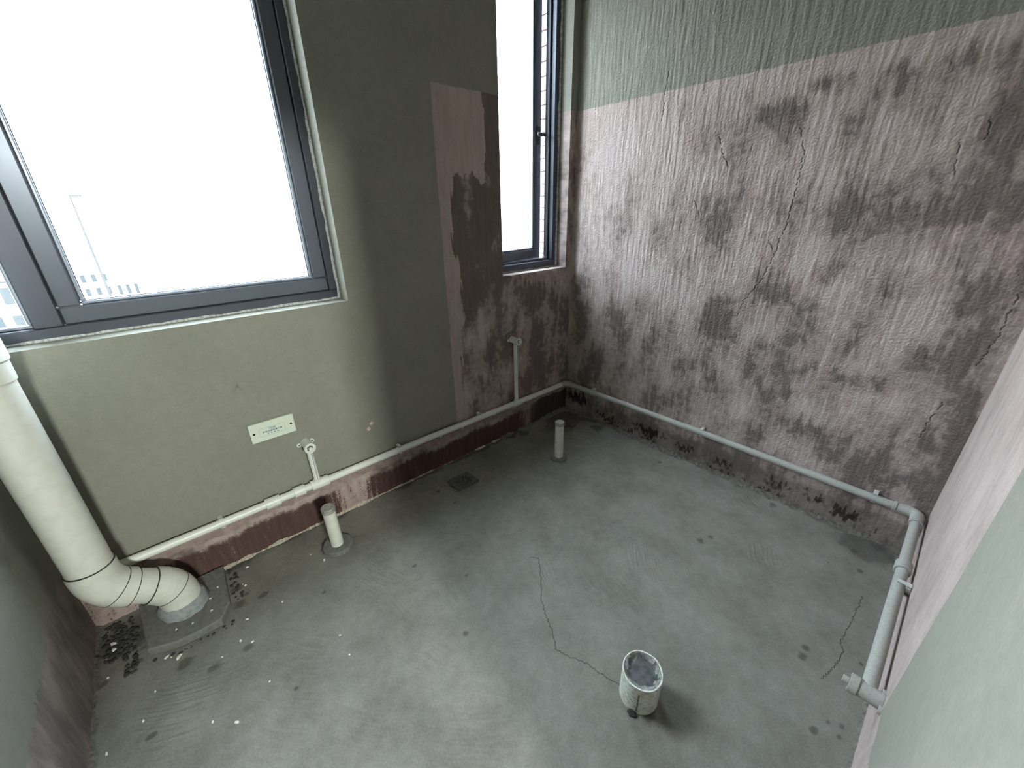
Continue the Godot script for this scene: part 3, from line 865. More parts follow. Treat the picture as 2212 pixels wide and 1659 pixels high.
# four members round an opening
func ring(parent: Node, called: String, x0: float, x1: float, y0: float, y1: float, wdt: float, z0: float, z1: float, mat: Material, bev := 0.003) -> MeshInstance3D:
	var m := MB.new()
	m.box(Vector3(x0, y0, z0), Vector3(x1, y0 + wdt, z1), bev)
	m.box(Vector3(x0, y1 - wdt, z0), Vector3(x1, y1, z1), bev)
	m.box(Vector3(x0, y0 + wdt, z0), Vector3(x0 + wdt, y1 - wdt, z1), bev)
	m.box(Vector3(x1 - wdt, y0 + wdt, z0), Vector3(x1, y1 - wdt, z1), bev)
	return obj(called, m, mat, parent)

func caulk_line(parent: Node, a: Vector3, b: Vector3, wide: Vector3, out: Vector3, sd: int) -> void:
	var f := noise(sd, 9.0, 4)
	var m := MB.new()
	var steps := int(a.distance_to(b) / 0.012)
	var prev := []
	for k in steps + 1:
		var p := a.lerp(b, k / float(steps))
		var s := 1.0 + 0.6 * f.get_noise_1d(k * 0.012)
		var cur := [p, p + wide * 0.5 * s + out * s, p + wide * s]
		if prev.size():
			m.quad(prev[0], cur[0], cur[1], prev[1], (out - wide * 0.2).normalized())
			m.quad(prev[1], cur[1], cur[2], prev[2], (out + wide * 0.4).normalized())
		prev = cur
	obj("caulk", m, M.caulk, parent)

func build_windows() -> void:
	# large window: frame, mullion, a sash on the right, a fixed light on the left
	var w1 := base("window_1", Vector3(-1.9, 0.98, -0.1))
	w1.set_meta("kind", "structure")
	var o := -w1.position
	var g := base("outer_frame_set", o, w1)
	g.name = "frame"
	ring(g, "outer_frame", -2.43, -1.397, 0.982, 2.46, 0.038, -0.145, -0.078, M.alum_dark)
	bar(g, "mullion", Vector3(-2.275, 1.020, -0.145), Vector3(-2.212, 2.422, -0.075), M.alum_dark)
	caulk_line(g, Vector3(-1.397, 0.984, -0.078), Vector3(-1.397, 2.45, -0.078), Vector3(-0.010, 0, 0), Vector3(0, 0, 0.006), 61)
	caulk_line(g, Vector3(-2.43, 0.982, -0.078), Vector3(-1.40, 0.982, -0.078), Vector3(0, 0.008, 0), Vector3(0, 0, 0.008), 62)
	var s := base("sash", o, w1)
	ring(s, "sash_frame", -2.212, -1.435, 1.020, 2.422, 0.052, -0.132, -0.088, M.alum, 0.004)
	ring(s, "glazing_bead", -2.160, -1.487, 1.072, 2.370, 0.010, -0.118, -0.094, M.bead, 0.003)
	ring(s, "gasket", -2.152, -1.495, 1.080, 2.362, 0.004, -0.116, -0.104, M.gasket, 0.0)
	bar(s, "pane", Vector3(-2.160, 1.072, -0.113), Vector3(-1.487, 2.370, -0.108), M.glass, 0.0)
	var fx := base("fixed_light", o, w1)
	ring(fx, "glazing_bead", -2.392, -2.275, 1.020, 2.422, 0.010, -0.125, -0.098, M.bead, 0.003)
	bar(fx, "pane", Vector3(-2.392, 1.020, -0.116), Vector3(-2.275, 2.422, -0.111), M.glass, 0.0)

	# narrow window: the casement is hinged on the far jamb side and stands a hand's breadth open
	var w2 := base("window_2", Vector3(-0.3, 0.98, -0.1))
	w2.set_meta("kind", "structure")
	var o2 := -w2.position
	var g2 := base("frame", o2, w2)
	ring(g2, "outer_frame", -0.558, -0.052, 0.984, 2.46, 0.040, -0.140, -0.078, M.alum_dark)
	bar(g2, "rebate", Vector3(-0.104, 1.024, -0.140), Vector3(-0.092, 2.42, -0.110), M.alum, 0.002)
	bar(g2, "rebate", Vector3(-0.518, 1.024, -0.140), Vector3(-0.092, 1.036, -0.110), M.alum, 0.002)
	caulk_line(g2, Vector3(-0.052, 0.99, -0.078), Vector3(-0.052, 2.45, -0.078), Vector3(-0.012, 0, 0), Vector3(0, 0, 0.008), 63)
	caulk_line(g2, Vector3(-0.556, 0.984, -0.078), Vector3(-0.056, 0.984, -0.078), Vector3(0, 0.006, 0), Vector3(0, 0, 0.006), 64)
	var hinge := base("sash", o2 + Vector3(-0.515, 0, -0.140), w2)
	hinge.rotation.y = deg_to_rad(5.2)
	ring(hinge, "sash_frame", 0.002, 0.408, 1.030, 2.418, 0.058, -0.030, 0.012, M.alum, 0.004)
	ring(hinge, "glazing_bead", 0.060, 0.350, 1.088, 2.360, 0.009, -0.012, 0.008, M.bead, 0.003)
	bar(hinge, "pane", Vector3(0.060, 1.088, -0.012), Vector3(0.350, 2.360, -0.007), M.glass, 0.0)
	var h := MB.new()
	h.box(Vector3(0.372, 1.640, 0.012), Vector3(0.392, 1.735, 0.020), 0.003)
	h.box(Vector3(0.374, 1.682, 0.018), Vector3(0.392, 1.702, 0.040), 0.003)
	h.box(Vector3(0.345, 1.684, 0.034), Vector3(0.425, 1.700, 0.046), 0.004)
	var hd := obj("handle", h, M.alum_dark, hinge)
	hd.set_meta("label", "small dark casement handle")

# ------------------------------------------------------------------ the room behind the door, with the work lamp whose light falls through the doorway
func build_hall() -> void:
	var z0 := NZ + 0.12
	slab("floor_hall", Vector3(-4.4, -0.15, z0), Vector3(0.6, 0.0, 6.2), M.hall)
	slab("ceiling_hall", Vector3(-4.4, CEIL, z0), Vector3(0.6, CEIL + 0.15, 6.2), M.hall)
	slab("wall_hall_left", Vector3(-4.6, -0.15, z0 - 0.12), Vector3(-4.4, CEIL + 0.15, 6.2), M.hall)
	slab("wall_hall_right", Vector3(0.6, -0.15, z0 - 0.12), Vector3(0.8, CEIL + 0.15, 6.2), M.hall)
	slab("wall_hall_end", Vector3(-4.6, -0.15, 6.2), Vector3(0.8, CEIL + 0.15, 6.4), M.hall)
	slab("wall_hall_corner", Vector3(-4.4, -0.15, z0 - 0.12), Vector3(LX - 0.0, CEIL + 0.15, z0), M.hall)
	slab("wall_hall_back", Vector3(0.0, -0.15, z0 - 0.12), Vector3(0.6, CEIL + 0.15, z0), M.hall)

	var l := base("ceiling_lamp", Vector3(-2.12, 2.45, 5.5))
	tag(l, "square floodlight hung from the ceiling behind the doorway", "lamp")
	var bk := MB.new()
	bk.box(Vector3(-0.02, 0.16, -0.11), Vector3(0.02, CEIL - 2.45, -0.07), 0.004)
	obj("bracket", bk, M.dark_metal, l)
	var hm := MB.new()
	hm.box(Vector3(-0.24, -0.18, -0.12), Vector3(0.24, 0.18, -0.06), 0.01)
	obj("lamp_head", hm, M.dark_metal, l)
	var fm := MB.new()
	fm.box(Vector3(-0.22, -0.16, -0.126), Vector3(0.22, 0.16, -0.12), 0.002)
	var em := plain(Color(0.97, 1.0, 0.98), 0.4)
	em.emission_enabled = true
	em.emission = Color(0.97, 1.0, 0.98)
	em.emission_energy_multiplier = 3.0
	obj("lamp_glass", fm, em, l)
	var al := AreaLight3D.new()
	al.name = "ceiling_lamp_light"
	al.area_size = Vector2(0.44, 0.32)
	al.light_color = Color(0.97, 1.0, 0.98)
	al.light_energy = 26.0
	al.area_range = 20.0
	al.area_attenuation = 2.0
	al.shadow_enabled = true
	al.position = Vector3(0, 0, -0.14)
	l.add_child(al)

# ------------------------------------------------------------------ white water pipes along the walls
func build_supply_pipes() -> void:
	var t := base("water_supply_pipe", Vector3(-1.2, 0.0, 0.03))
	tag(t, "white plastic water pipe run clipped low along three walls", "pipe")
	var o := -t.position
	var g := base("run", o, t)
	g.name = "pipe_run"
	var ya := 0.226
	var yb := 0.213
	var r := 0.016
	# along the window wall, the corner bend, the right wall, the second bend, the near wall
	var a := MB.new()
	a.sweep([Vector3(-2.44, ya + 0.002, 0.030), Vector3(-1.3, ya + 0.003, 0.030), Vector3(-0.07, yb + 0.004, 0.030)], [r, r, r])
	obj("pipe", a, M.ppr, g)
	var b := MB.new()
	b.sweep([Vector3(-0.030, yb, 0.07), Vector3(-0.030, yb + 0.004, 0.95), Vector3(-0.030, yb, NZ - 0.07)], [r, r, r])
	obj("pipe", b, M.ppr_dusty, g)
	var c := MB.new()
	c.sweep([Vector3(-0.07, yb, NZ - 0.030), Vector3(-0.95, yb, NZ - 0.030)], [r, r])
	obj("pipe", c, M.ppr_dusty, g)
	var e1 := MB.new()
	e1.sweep([Vector3(-0.085, yb + 0.004, 0.030), Vector3(-0.060, yb + 0.003, 0.030), Vector3(-0.048, yb + 0.002, 0.033), Vector3(-0.036, yb + 0.002, 0.044), Vector3(-0.030, yb + 0.001, 0.056), Vector3(-0.030, yb, 0.085)], [0.019, 0.0195, 0.0195, 0.0195, 0.0195, 0.019])
	obj("corner_elbow", e1, M.ppr_dusty, g)
	var e2 := MB.new()
	var n2 := NZ - 0.030
	e2.sweep([Vector3(-0.030, yb, n2 - 0.06), Vector3(-0.030, yb, n2 - 0.025), Vector3(-0.035, yb, n2 - 0.010), Vector3(-0.045, yb, n2 - 0.002), Vector3(-0.060, yb, n2), Vector3(-0.11, yb, n2)], [0.0205, 0.021, 0.021, 0.021, 0.021, 0.0205])
	obj("corner_elbow", e2, M.ppr_dusty, g)
	var D := Vector3.RIGHT
	for q in [[-1.856, 0.055], [-1.754, 0.045], [-1.669, 0.075]]: coupling(g, Vector3(q[0], ya + 0.0025, 0.030), D, q[1])
	for x in [-1.054, -0.913, -0.68, -0.38]: coupling(g, Vector3(x, 0.219 - 0.001 * x, 0.030), D, 0.010, 0.0172, "weld_ring")
	coupling(g, Vector3(-0.50, 0.2185, 0.030), D, 0.07, 0.0195)
	for z in [0.176, 0.507, 0.722]: coupling(g, Vector3(-0.030, yb + 0.003, z), Vector3(0, 0, 1), 0.008, 0.0170, "weld_ring", M.ppr_dusty)
	coupling(g, Vector3(-0.030, yb, NZ - 0.098), Vector3(0, 0, 1), 0.012, 0.0195, "coupling", M.ppr_dusty)
	coupling(g, Vector3(-0.40, yb, n2), D, 0.045, 0.0220, "coupling", M.ppr_dusty)
	for x in [-2.033, -1.282, -0.78]: clip(g, Vector3(x, ya + 0.002, 0.030), D, Vector3(0, 0, 1), 0.030)
	for z in [0.25, 0.962, 1.675]: clip(g, Vector3(-0.030, yb + 0.003, z), Vector3(0, 0, 1), Vector3.LEFT, 0.030)
	for x in [-0.50]: clip(g, Vector3(x, yb, n2), D, Vector3(0, 0, -1), 0.030)
	# the two risers with their outlets, and the outlet at the end of the run
	for q in [[-1.676, 0.226, 0.425, 1.0], [-0.500, 0.219, 0.622, 0.95]]:
		var rg := base("riser", o, t)
		var m := MB.new()
		m.tube(Vector3(q[0], q[1], 0.032), Vector3(q[0] - 0.004, q[2], 0.032), 0.0118)
		obj("riser_pipe", m, M.ppr, rg)
		var cf := MB.new()
		cf.lathe(Vector3(q[0], q[1] + 0.006, 0.032), Vector3.UP, [Vector2(0.014, 0), Vector2(0.0165, 0.006), Vector2(0.0165, 0.022), Vector2(0.0155, 0.0235), Vector2(0.0118, 0.0235)], 24)
		obj("tee_socket", cf, M.ppr, rg)
		if q[0] < -1.0:
			var ln := MB.new()
			ln.box(Vector3(q[0] - 0.001, q[1] + 0.03, 0.0434), Vector3(q[0] + 0.001, q[2] - 0.02, 0.0441), 0.0)
			var st := obj("stripe", ln, plain(Color(0.42, 0.44, 0.47), 0.5), rg)
			st.set_meta("label", "thin grey stripe printed along the pipe")
		if q[0] > -1.0:      # ridge of mortar left round the upper outlet
			var pts := []
			var rad := []
			for k in 25:
				var an := deg_to_rad(25.0 + k * 8.0)
				pts.append(Vector3(q[0] - 0.006 + cos(an) * 0.046, q[2] + 0.004 + sin(an) * (0.040 if an < PI else 0.075), 0.0))
				rad.append(0.0045 + 0.0015 * sin(k * 1.7))
			var rgm := MB.new()
			rgm.sweep(pts, rad, 10)
			obj("mortar_ridge", rgm, M.joint, rg)
		outlet(rg, Vector3(q[0] - 0.004, q[2], 0.032), Vector3(0, 0, 1), Vector3(1, 0.05, 0).normalized(), 0.032, 0.034, q[3])
	var og := base("end_outlet", o, t)
	outlet(og, Vector3(-0.952, yb - 0.004, n2), Vector3(0, 0, -1), Vector3(1, 0, 0), 0.030, 0.036, 1.05, M.ppr_dusty)

# ------------------------------------------------------------------ the thick soil pipe in the left corner
func build_soil_pipe() -> void:
	var t := base("soil_pipe", Vector3(-2.215, 0.0, 0.125))
	t.position.y = 0.0272
	tag(t, "thick cream plastic soil pipe with two bends, rising in the corner", "pipe")
	var o := -t.position
	var R := 0.055
	var P0 := Vector3(-2.366, CEIL, 0.150)
	var P1 := Vector3(-2.362, 0.345, 0.150)
	var g := base("upright", o, t)
	var m := MB.new()
	m.sweep([P0, P1], [R, R], 40, false)
	obj("pipe", m, M.pvc, g)
	# expansion joint collar
	var jc := MB.new()
	jc.lathe(Vector3(-2.364, 0.945, 0.150), Vector3.UP, [Vector2(R, 0), Vector2(R + 0.005, 0.002), Vector2(R + 0.006, 0.05), Vector2(R + 0.010, 0.055), Vector2(R + 0.010, 0.12), Vector2(R, 0.125)], 40)
	obj("joint_collar", jc, M.pvc, g)
	# two bends with a short sleeve between them
	var path := [P1 + Vector3(0, 0.012, 0)]
	var dirs := Vector3(0.155, -0.155, -0.022).normalized()
	var A := Vector3(-2.362, 0.255, 0.150)      # where the axes meet
	var Bp := Vector3(-2.213, 0.128, 0.126)
	var d0 := Vector3.DOWN
	var d1 := (Bp - A).normalized()
	var curve := func(corner: Vector3, din: Vector3, dout: Vector3, back: float) -> Array:
		var r := []
		for k in 13:
			var u := k / 12.0
			var p0 := corner - din * back
			var p2 := corner + dout * back
			r.append(p0.lerp(corner, u).lerp(corner.lerp(p2, u), u))
		return r
	var c1: Array = curve.call(A, d0, d1, 0.062)
	var c2: Array = curve.call(Bp, d1, d0, 0.062)
	var rr := R + 0.0045
	var radii := func(n: int, v: float) -> Array:
		var a := []
		for k in n: a.append(v)
		return a
	var e1 := MB.new()
	var l1 := [P1 + Vector3(0, 0.004, 0)] + c1 + [c1[-1] + d1 * 0.012]
	e1.sweep(l1, radii.call(l1.size(), rr), 40, true)
	var bend := base("bends", o, t)
	obj("elbow", e1, M.pvc, bend)
	var e2 := MB.new()
	var l2 := [c2[0] - d1 * 0.012] + c2 + [c2[-1] + Vector3(0, -0.004, 0)]
	e2.sweep(l2, radii.call(l2.size(), rr), 40, true)
	obj("elbow", e2, M.pvc, bend)
	var sl := MB.new()
	sl.sweep([c1[-1], c2[0]], [R, R], 40, false)
	obj("sleeve", sl, M.pvc, bend)
	# dark glue seams at every joint
	var seams := [[P1 + Vector3(0, 0.004, 0), d0, rr], [l1[-1], d1, rr], [l2[0], d1, rr], [l2[-1], d0, rr], [c1[9], (c1[10] - c1[8]).normalized(), rr], [c2[6], (c2[7] - c2[5]).normalized(), rr]]
	for q in seams:
		var sm := MB.new()
		sm.lathe(q[0] - q[1] * 0.0011, q[1], [Vector2(q[2] - 0.003, 0), Vector2(q[2] + 0.0007, 0), Vector2(q[2] + 0.0007, 0.0022), Vector2(q[2] - 0.003, 0.0022)], 40)
		obj("seam", sm, M.seam, bend)
	# raised moulding ribs on the second bend
	for q in [2, 4]:
		var rb := MB.new()
		rb.lathe(c2[q] - d1 * 0.001, (c2[q + 1] - c2[q - 1]).normalized(), [Vector2(rr - 0.002, 0), Vector2(rr + 0.0012, 0.001), Vector2(rr - 0.002, 0.002)], 40)
		obj("rib", rb, M.pvc, bend)
	var ft := base("foot", o, t)
	var dn := MB.new()
	dn.sweep([l2[-1], Vector3(Bp.x, 0.0272, Bp.z)], [R, R], 40, false)
	obj("pipe_end", dn, M.pvc, ft)
	var w := noise(71, 0.05, 3)
	var cl := MB.new()
	cl.lathe(Vector3(Bp.x, 0.0272, Bp.z), Vector3.UP, [Vector2(0.074, 0), Vector2(0.072, 0.018), Vector2(0.064, 0.036), Vector2(0.054, 0.045)], 40, 0.0, w, 0.12)
	var col := obj("cement_collar", cl, M.cement_pale, ft)
	col.set_meta("label", "pale grey cement collar round the pipe's foot")

	# the cement pad it stands on
	var pad := MB.new()
	pad.prism([Vector2(-2.339, 0.012), Vector2(-2.323, 0.246), Vector2(-2.285, 0.264), Vector2(-2.245, 0.280), Vector2(-2.180, 0.285), Vector2(-2.125, 0.283), Vector2(-2.090, 0.222), Vector2(-2.080, 0.012)], -0.002, 0.027, 0.004)
	var po := obj("cement_pad", pad, M.cement)
	tag(po, "grey many-sided cement pad under the thick soil pipe", "pad")

# ------------------------------------------------------------------ things standing on the floor
func stub(x: float, z: float, h: float, r: float, fr: float, fh: float, label: String, tilt: Vector3) -> void:
	var t := base("drain_stub", Vector3(x, 0, z))
	tag(t, label, "pipe", "capped drain stubs")
	var ax := (Vector3.UP + tilt).normalized()
	var m := MB.new()
	m.lathe(Vector3.ZERO, ax, [Vector2(r, 0), Vector2(r, h - 0.022)], 32)
	obj("pipe", m, M.pvc, t)
	var c := MB.new()
	c.lathe(ax * (h - 0.022), ax, [Vector2(r, 0), Vector2(r + 0.0022, 0.0008), Vector2(r + 0.0022, 0.020), Vector2(r + 0.001, 0.022), Vector2(r - 0.002, 0.022), Vector2(r - 0.003, 0.0205), Vector2(0, 0.0205)], 32)
	var cap := obj("cap", c, M.pvc_cap_shaded, t)
	cap.set_meta("label", "flat plastic cap")
	var w := noise(int(-x * 100), 0.05, 3)
	var f := MB.new()
	f.lathe(Vector3.ZERO, Vector3.UP, [Vector2(fr, -0.003), Vector2(fr, fh - 0.004), Vector2(fr - 0.004, fh), Vector2(r, fh)], 40, 0.0, w, 0.05)
	var fl := obj("cement_ring", f, M.cement, t)
	fl.set_meta("label", "low grey cement ring round the foot")

func build_floor_things() -> void:
	stub(-1.693, 0.197, 0.213, 0.025, 0.060, 0.018, "short cream drain pipe with flat cap below the white junction box", Vector3(-0.02, 0, 0.0))
	stub(-0.505, 0.392, 0.235, 0.024, 0.046, 0.012, "slim cream drain pipe near the far corner below the narrow window", Vector3(0, 0, 0))

	# floor drain: square iron frame and a round slotted grate
	var dx := -1.037
	var dz := 0.199
	var t := base("floor_drain", Vector3(dx, 0, dz))
	tag(t, "square dark grey floor drain with round slotted grate", "drain")
	var fr := MB.new()
	for s in [-1.0, 1.0]:
		fr.box(Vector3(-0.064, -0.004, minf(s * 0.054, s * 0.049)), Vector3(0.064, 0.0075, maxf(s * 0.054, s * 0.049)), 0.001)
		fr.box(Vector3(minf(s * 0.064, s * 0.059), -0.004, -0.049), Vector3(maxf(s * 0.064, s * 0.059), 0.0075, 0.049), 0.001)
	obj("frame", fr, M.iron, t)
	var pl := CSGCombiner3D.new()
	var bx := CSGBox3D.new()
	bx.size = Vector3(0.118, 0.0075, 0.098)
	bx.position = Vector3(0, 0.0022, 0)
	bx.material = M.iron
	pl.add_child(bx)
	for k in 12:
		var a := TAU * k / 12.0
		var s := CSGBox3D.new()
		s.operation = CSGShape3D.OPERATION_SUBTRACTION
		s.size = Vector3(0.014, 0.03, 0.0058)
		s.position = Vector3(cos(a) * 0.031, 0, sin(a) * 0.031)
		s.rotation.y = -a
		s.material = M.iron
		pl.add_child(s)
	for k in 4:
		var a := TAU * k / 4.0 + 0.5
		var s := CSGBox3D.new()
		s.operation = CSGShape3D.OPERATION_SUBTRACTION
		s.size = Vector3(0.009, 0.03, 0.0045)
		s.position = Vector3(cos(a) * 0.011, 0, sin(a) * 0.011)
		s.rotation.y = -a
		s.material = M.iron
		pl.add_child(s)
	put(pl, "grate", t)
	var dark_sheet := MB.new()  # solid box whose black colour plays the darkness below the slots
	dark_sheet.box(Vector3(-0.058, -0.0035, -0.048), Vector3(0.058, 0.0006, 0.048))
	var po := obj("drain_shade_sheet", dark_sheet, M.black, t)
	po.set_meta("label", "black sheet painted for the dark hollow under the slots")

	# the open drain pipe plugged with cement
	var ct := base("cement_filled_pipe", Vector3(-1.251, 0, 1.381))
	tag(ct, "short wide cut pipe filled with grey cement, standing on the floor", "pipe")
	var wb := noise(83, 0.03, 2)
	var R := 0.055
	var r2 := 0.0515
	var H := 0.110
	var lean := func(a: float) -> float: return H + 0.003 * cos(a + 0.6) + 0.0012 * sin(a * 5.0)
	var pm := MB.new()
	var seg := 56
	for j in seg:
		var a0 := TAU * j / seg
		var a1 := TAU * (j + 1) / seg
		var d0 := Vector3(cos(a0), 0, sin(a0))
		var d1 := Vector3(cos(a1), 0, sin(a1))
		var h0: float = lean.call(a0)
		var h1: float = lean.call(a1)
		for q in [[R, d0, d1, 1.0], [r2, -d0, -d1, -1.0]]:
			var i := pm.vert(Vector3(cos(a0) * q[0], 0, sin(a0) * q[0]), d0 * q[3])
			pm.vert(Vector3(cos(a1) * q[0], 0, sin(a1) * q[0]), d1 * q[3])
			pm.vert(Vector3(cos(a1) * q[0], h1, sin(a1) * q[0]), d1 * q[3])
			pm.vert(Vector3(cos(a0) * q[0], h0, sin(a0) * q[0]), d0 * q[3])
			pm.tri(i, i + 1, i + 2); pm.tri(i, i + 2, i + 3)
		pm.quad(d0 * R + Vector3.UP * h0, d1 * R + Vector3.UP * h1, d1 * r2 + Vector3.UP * h1, d0 * r2 + Vector3.UP * h0, Vector3.UP)
	obj("pipe_wall", pm, speckled(Color(0.83, 0.83, 0.78), Color(0.66, 0.65, 0.58), 0.5, 7.0, 85), ct)
	# cement filling: crusty rim sloping into a darker smooth middle
	var fill := MB.new()
	var mid := MB.new()
	var rings := 16
	var P := func(rk: float, a: float) -> Vector3:
		var nz := wb.get_noise_3d(cos(a) * rk * 900.0, sin(a) * rk * 900.0, 0.0)
		var top: float = lean.call(a)
		var yy := lerpf(H + (top - H) * rk / 0.052 - 0.011, top - 0.0015, sst(0.036, 0.051, rk + nz * 0.006)) + nz * 0.004 * sst(0.026, 0.036, rk)
		return Vector3(cos(a) * rk, yy, sin(a) * rk)
	for k in rings:
		for j in seg:
			var rk0 := lerpf(0.0, r2 + 0.0005, k / float(rings))
			var rk1 := lerpf(0.0, r2 + 0.0005, (k + 1) / float(rings))
			var a0 := TAU * j / seg
			var a1 := TAU * (j + 1) / seg
			var nzz := wb.get_noise_2d(cos(a0) * 60.0, sin(a0) * 60.0)
			var tgt: MB = mid if rk1 < 0.041 + nzz * 0.014 else fill
			var q0: Vector3 = P.call(rk0, a0)
			var q1: Vector3 = P.call(rk1, a0)
			var q2: Vector3 = P.call(rk1, a1)
			var q3: Vector3 = P.call(rk0, a1)
			var nn := (q2 - q0).cross(q3 - q1).normalized()
			if nn.y < 0: nn = -nn
			tgt.quad(q0, q1, q2, q3, nn)
	var f1 := obj("cement_crust", fill, speckled(Color(0.56, 0.56, 0.53), Color(0.40, 0.40, 0.375), 0.95, 12.0, 87), ct)
	f1.set_meta("label", "rough pale cement crust inside the rim")
	var f2 := obj("cement_plug", mid, speckled(Color(0.33, 0.335, 0.33), Color(0.27, 0.27, 0.265), 0.9, 5.0, 86), ct)
	f2.set_meta("label", "smooth dark grey cement plug")
	# upright line of print on the pipe: small dark marks
	var pr := MB.new()
	var rg := RandomNumberGenerator.new()
	rg.seed = 3
	var ang := 2.72
	var y := 0.012
	while y < 0.085:
		var hgt := rg.randf_range(0.003, 0.007)
		var X := Transform3D(Basis(Vector3(-sin(ang), 0, cos(ang)), Vector3.UP, Vector3(cos(ang), 0, sin(ang))), Vector3(cos(ang) * (R - 0.0002), y, sin(ang) * (R - 0.0002)))
		pr.box(Vector3(-0.0026, 0, 0), Vector3(0.0026 * rg.randf_range(0.2, 1.0), hgt, 0.0006), 0.0, X)
		y += hgt + rg.randf_range(0.0008, 0.0025)
	var mk := obj("printed_line", pr, plain(Color(0.34, 0.33, 0.29), 0.8), ct)
	mk.set_meta("label", "faded dark line of print")
	var lump := MB.new()
	lump.lathe(Vector3(-0.056, -0.002, 0.016), Vector3.UP, [Vector2(0.014, 0), Vector2(0.013, 0.008), Vector2(0.006, 0.012), Vector2(0, 0.012)], 12, 0.0, wb, 0.5)
	obj("mud_lump", lump, M.mud, ct)

# ------------------------------------------------------------------ small things
func build_small_things() -> void:
	# junction box cover on the window wall
	var b := base("junction_box", Vector3(-1.783, 0.541, 0.0))
	tag(b, "pale green-white plastic box cover with printed characters on the wall", "box")
	var body := MB.new()
	body.box(Vector3(-0.079, -0.039, 0.0), Vector3(0.079, 0.039, 0.0195), 0.0015)
	obj("box_body", body, plain(Color(0.66, 0.67, 0.61), 0.55), b)
	var cv := MB.new()
	cv.box(Vector3(-0.079, -0.039, 0.0195), Vector3(0.079, 0.039, 0.0238), 0.0015)
	obj("cover", cv, plain(Color(0.80, 0.83, 0.755), 0.45), b)
	var fm := MB.new()
	fm.quad(Vector3(-0.0773, 0.0373, 0.0239), Vector3(0.0773, 0.0373, 0.0239), Vector3(0.0773, -0.0373, 0.0239), Vector3(-0.0773, -0.0373, 0.0239), Vector3(0, 0, 1))
	var pm := plain(Color.WHITE, 0.45)
	pm.albedo_texture = ImageTexture.create_from_image(plate_print())
	pm.texture_repeat = false
	var fo := obj("printed_face", fm, pm, b)
	fo.set_meta("label", "face with blue-grey framed lettering")
	for s in [-0.0655, 0.0655]:
		var h := MB.new()  # solid disc, the hole's shade given by its black colour
		h.lathe(Vector3(s, 0.0, 0.0235), Vector3(0, 0, 1), [Vector2(0.0042, 0), Vector2(0.0042, 0.0007), Vector2(0, 0.0007)], 18)
		var ho := obj("screw_hole_disc", h, M.black, b)
		ho.set_meta("label", "black disc standing for a shaded screw hole")

	# white chips of plaster strewn over the left half of the floor
	var rng := RandomNumberGenerator.new()
	rng.seed = 21
	var chips := [[-2.413, 0.118], [-2.411, 0.145], [-2.407, 0.113], [-2.254, 0.320], [-2.248, 0.314], [-2.317, 0.399], [-2.347, 0.476], [-2.422, 0.649], [-2.200, 0.613], [-2.429, 0.173], [-2.425, 0.249], [-2.092, 0.395], [-2.064, 0.425], [-2.059, 0.319], [-2.033, 0.152], [-1.796, 0.164], [-1.765, 0.234], [-2.039, 0.139], [-2.010, 0.057], [-1.837, 0.603], [-2.424, 0.509], [-2.148, 0.416], [-2.283, 0.293], [-2.271, 0.304], [-1.947, 0.328], [-1.839, 0.689], [-2.053, 0.603], [-2.149, 0.660]]
	for i in chips.size():
		var m := MB.new()
		var s := rng.randf_range(0.0022, 0.0042) * (1.7 if i in [0, 1, 3] else 1.0)
		var st := rng.randf_range(1.0, 2.2)
		var ol := []
		for k in 6:
			var a := TAU * k / 6.0
			var rr := s * rng.randf_range(0.7, 1.1)
			ol.append(Vector2(cos(a) * rr * st, sin(a) * rr))
		m.prism(ol, -0.0003, s * 0.9, s * 0.3)
		var o := obj("plaster_chip", m, M.chip)
		o.position = Vector3(chips[i][0], 0.0005, chips[i][1])
		o.rotation.y = rng.randf_range(0, PI)
		tag(o, "tiny white chip of plaster lying on the cement floor", "chip", "white plaster chips on the floor")
	for q in [[-2.145, 0.222], [-2.20, 0.235], [-2.112, 0.120], [-2.14, 0.16], [-2.245, 0.225]]:
		var m := MB.new()
		m.prism([Vector2(-0.004, -0.002), Vector2(0.003, -0.002), Vector2(0.004, 0.001), Vector2(-0.002, 0.0025)], -0.0003, 0.0028, 0.0008)
		var o := obj("plaster_chip", m, M.chip)
		o.position = Vector3(q[0], 0.0272, q[1])
		o.rotation.y = rng.randf_range(0, PI)
		tag(o, "tiny white chip of plaster lying on the grey cement pad", "chip", "white plaster chips on the cement pad")
	# dark rubble between the pad and the left wall
	var mud := MB.new()
	var wn := noise(91, 0.05, 3)
	for k in 240:
		var u := rng.randf()
		var x := lerpf(-2.435, -2.352, u)
		var z := rng.randf_range(0.03, 0.28) if u > 0.6 else rng.randf_range(0.02, 0.19)
		var s := rng.randf_range(0.0025, 0.0085)
		mud.lathe(Vector3(x, -0.002, z), (Vector3.UP + Vector3(rng.randf_range(-0.4, 0.4), 0, rng.randf_range(-0.4, 0.4))), [Vector2(s, 0), Vector2(s * 0.95, s * 0.5), Vector2(s * 0.5, s * 0.95), Vector2(0, s)], 7, rng.randf_range(0, 6), wn, 0.6)
	for k in 60:
		var a := rng.randf_range(-0.3, 1.7)
		var x := -2.075 + rng.randf_range(0.0, 0.03)
		var z := rng.randf_range(0.02, 0.22)
		if k % 3 == 0:
			x = rng.randf_range(-2.33, -2.09)
			z = 0.292 + rng.randf_range(0.0, 0.015) - maxf(0.0, -2.24 - x) * 0.35
		var s := rng.randf_range(0.002, 0.007)
		mud.lathe(Vector3(x, -0.001, z), Vector3.UP, [Vector2(s, 0), Vector2(s * 0.9, s * 0.4), Vector2(s * 0.4, s * 0.7), Vector2(0, s * 0.75)], 6, a, wn, 0.6)
	var mo := obj("mortar_rubble", mud, M.mud)
	tag(mo, "dark crumbled mortar rubble round the cement pad in the corner", "rubble", "", "stuff")

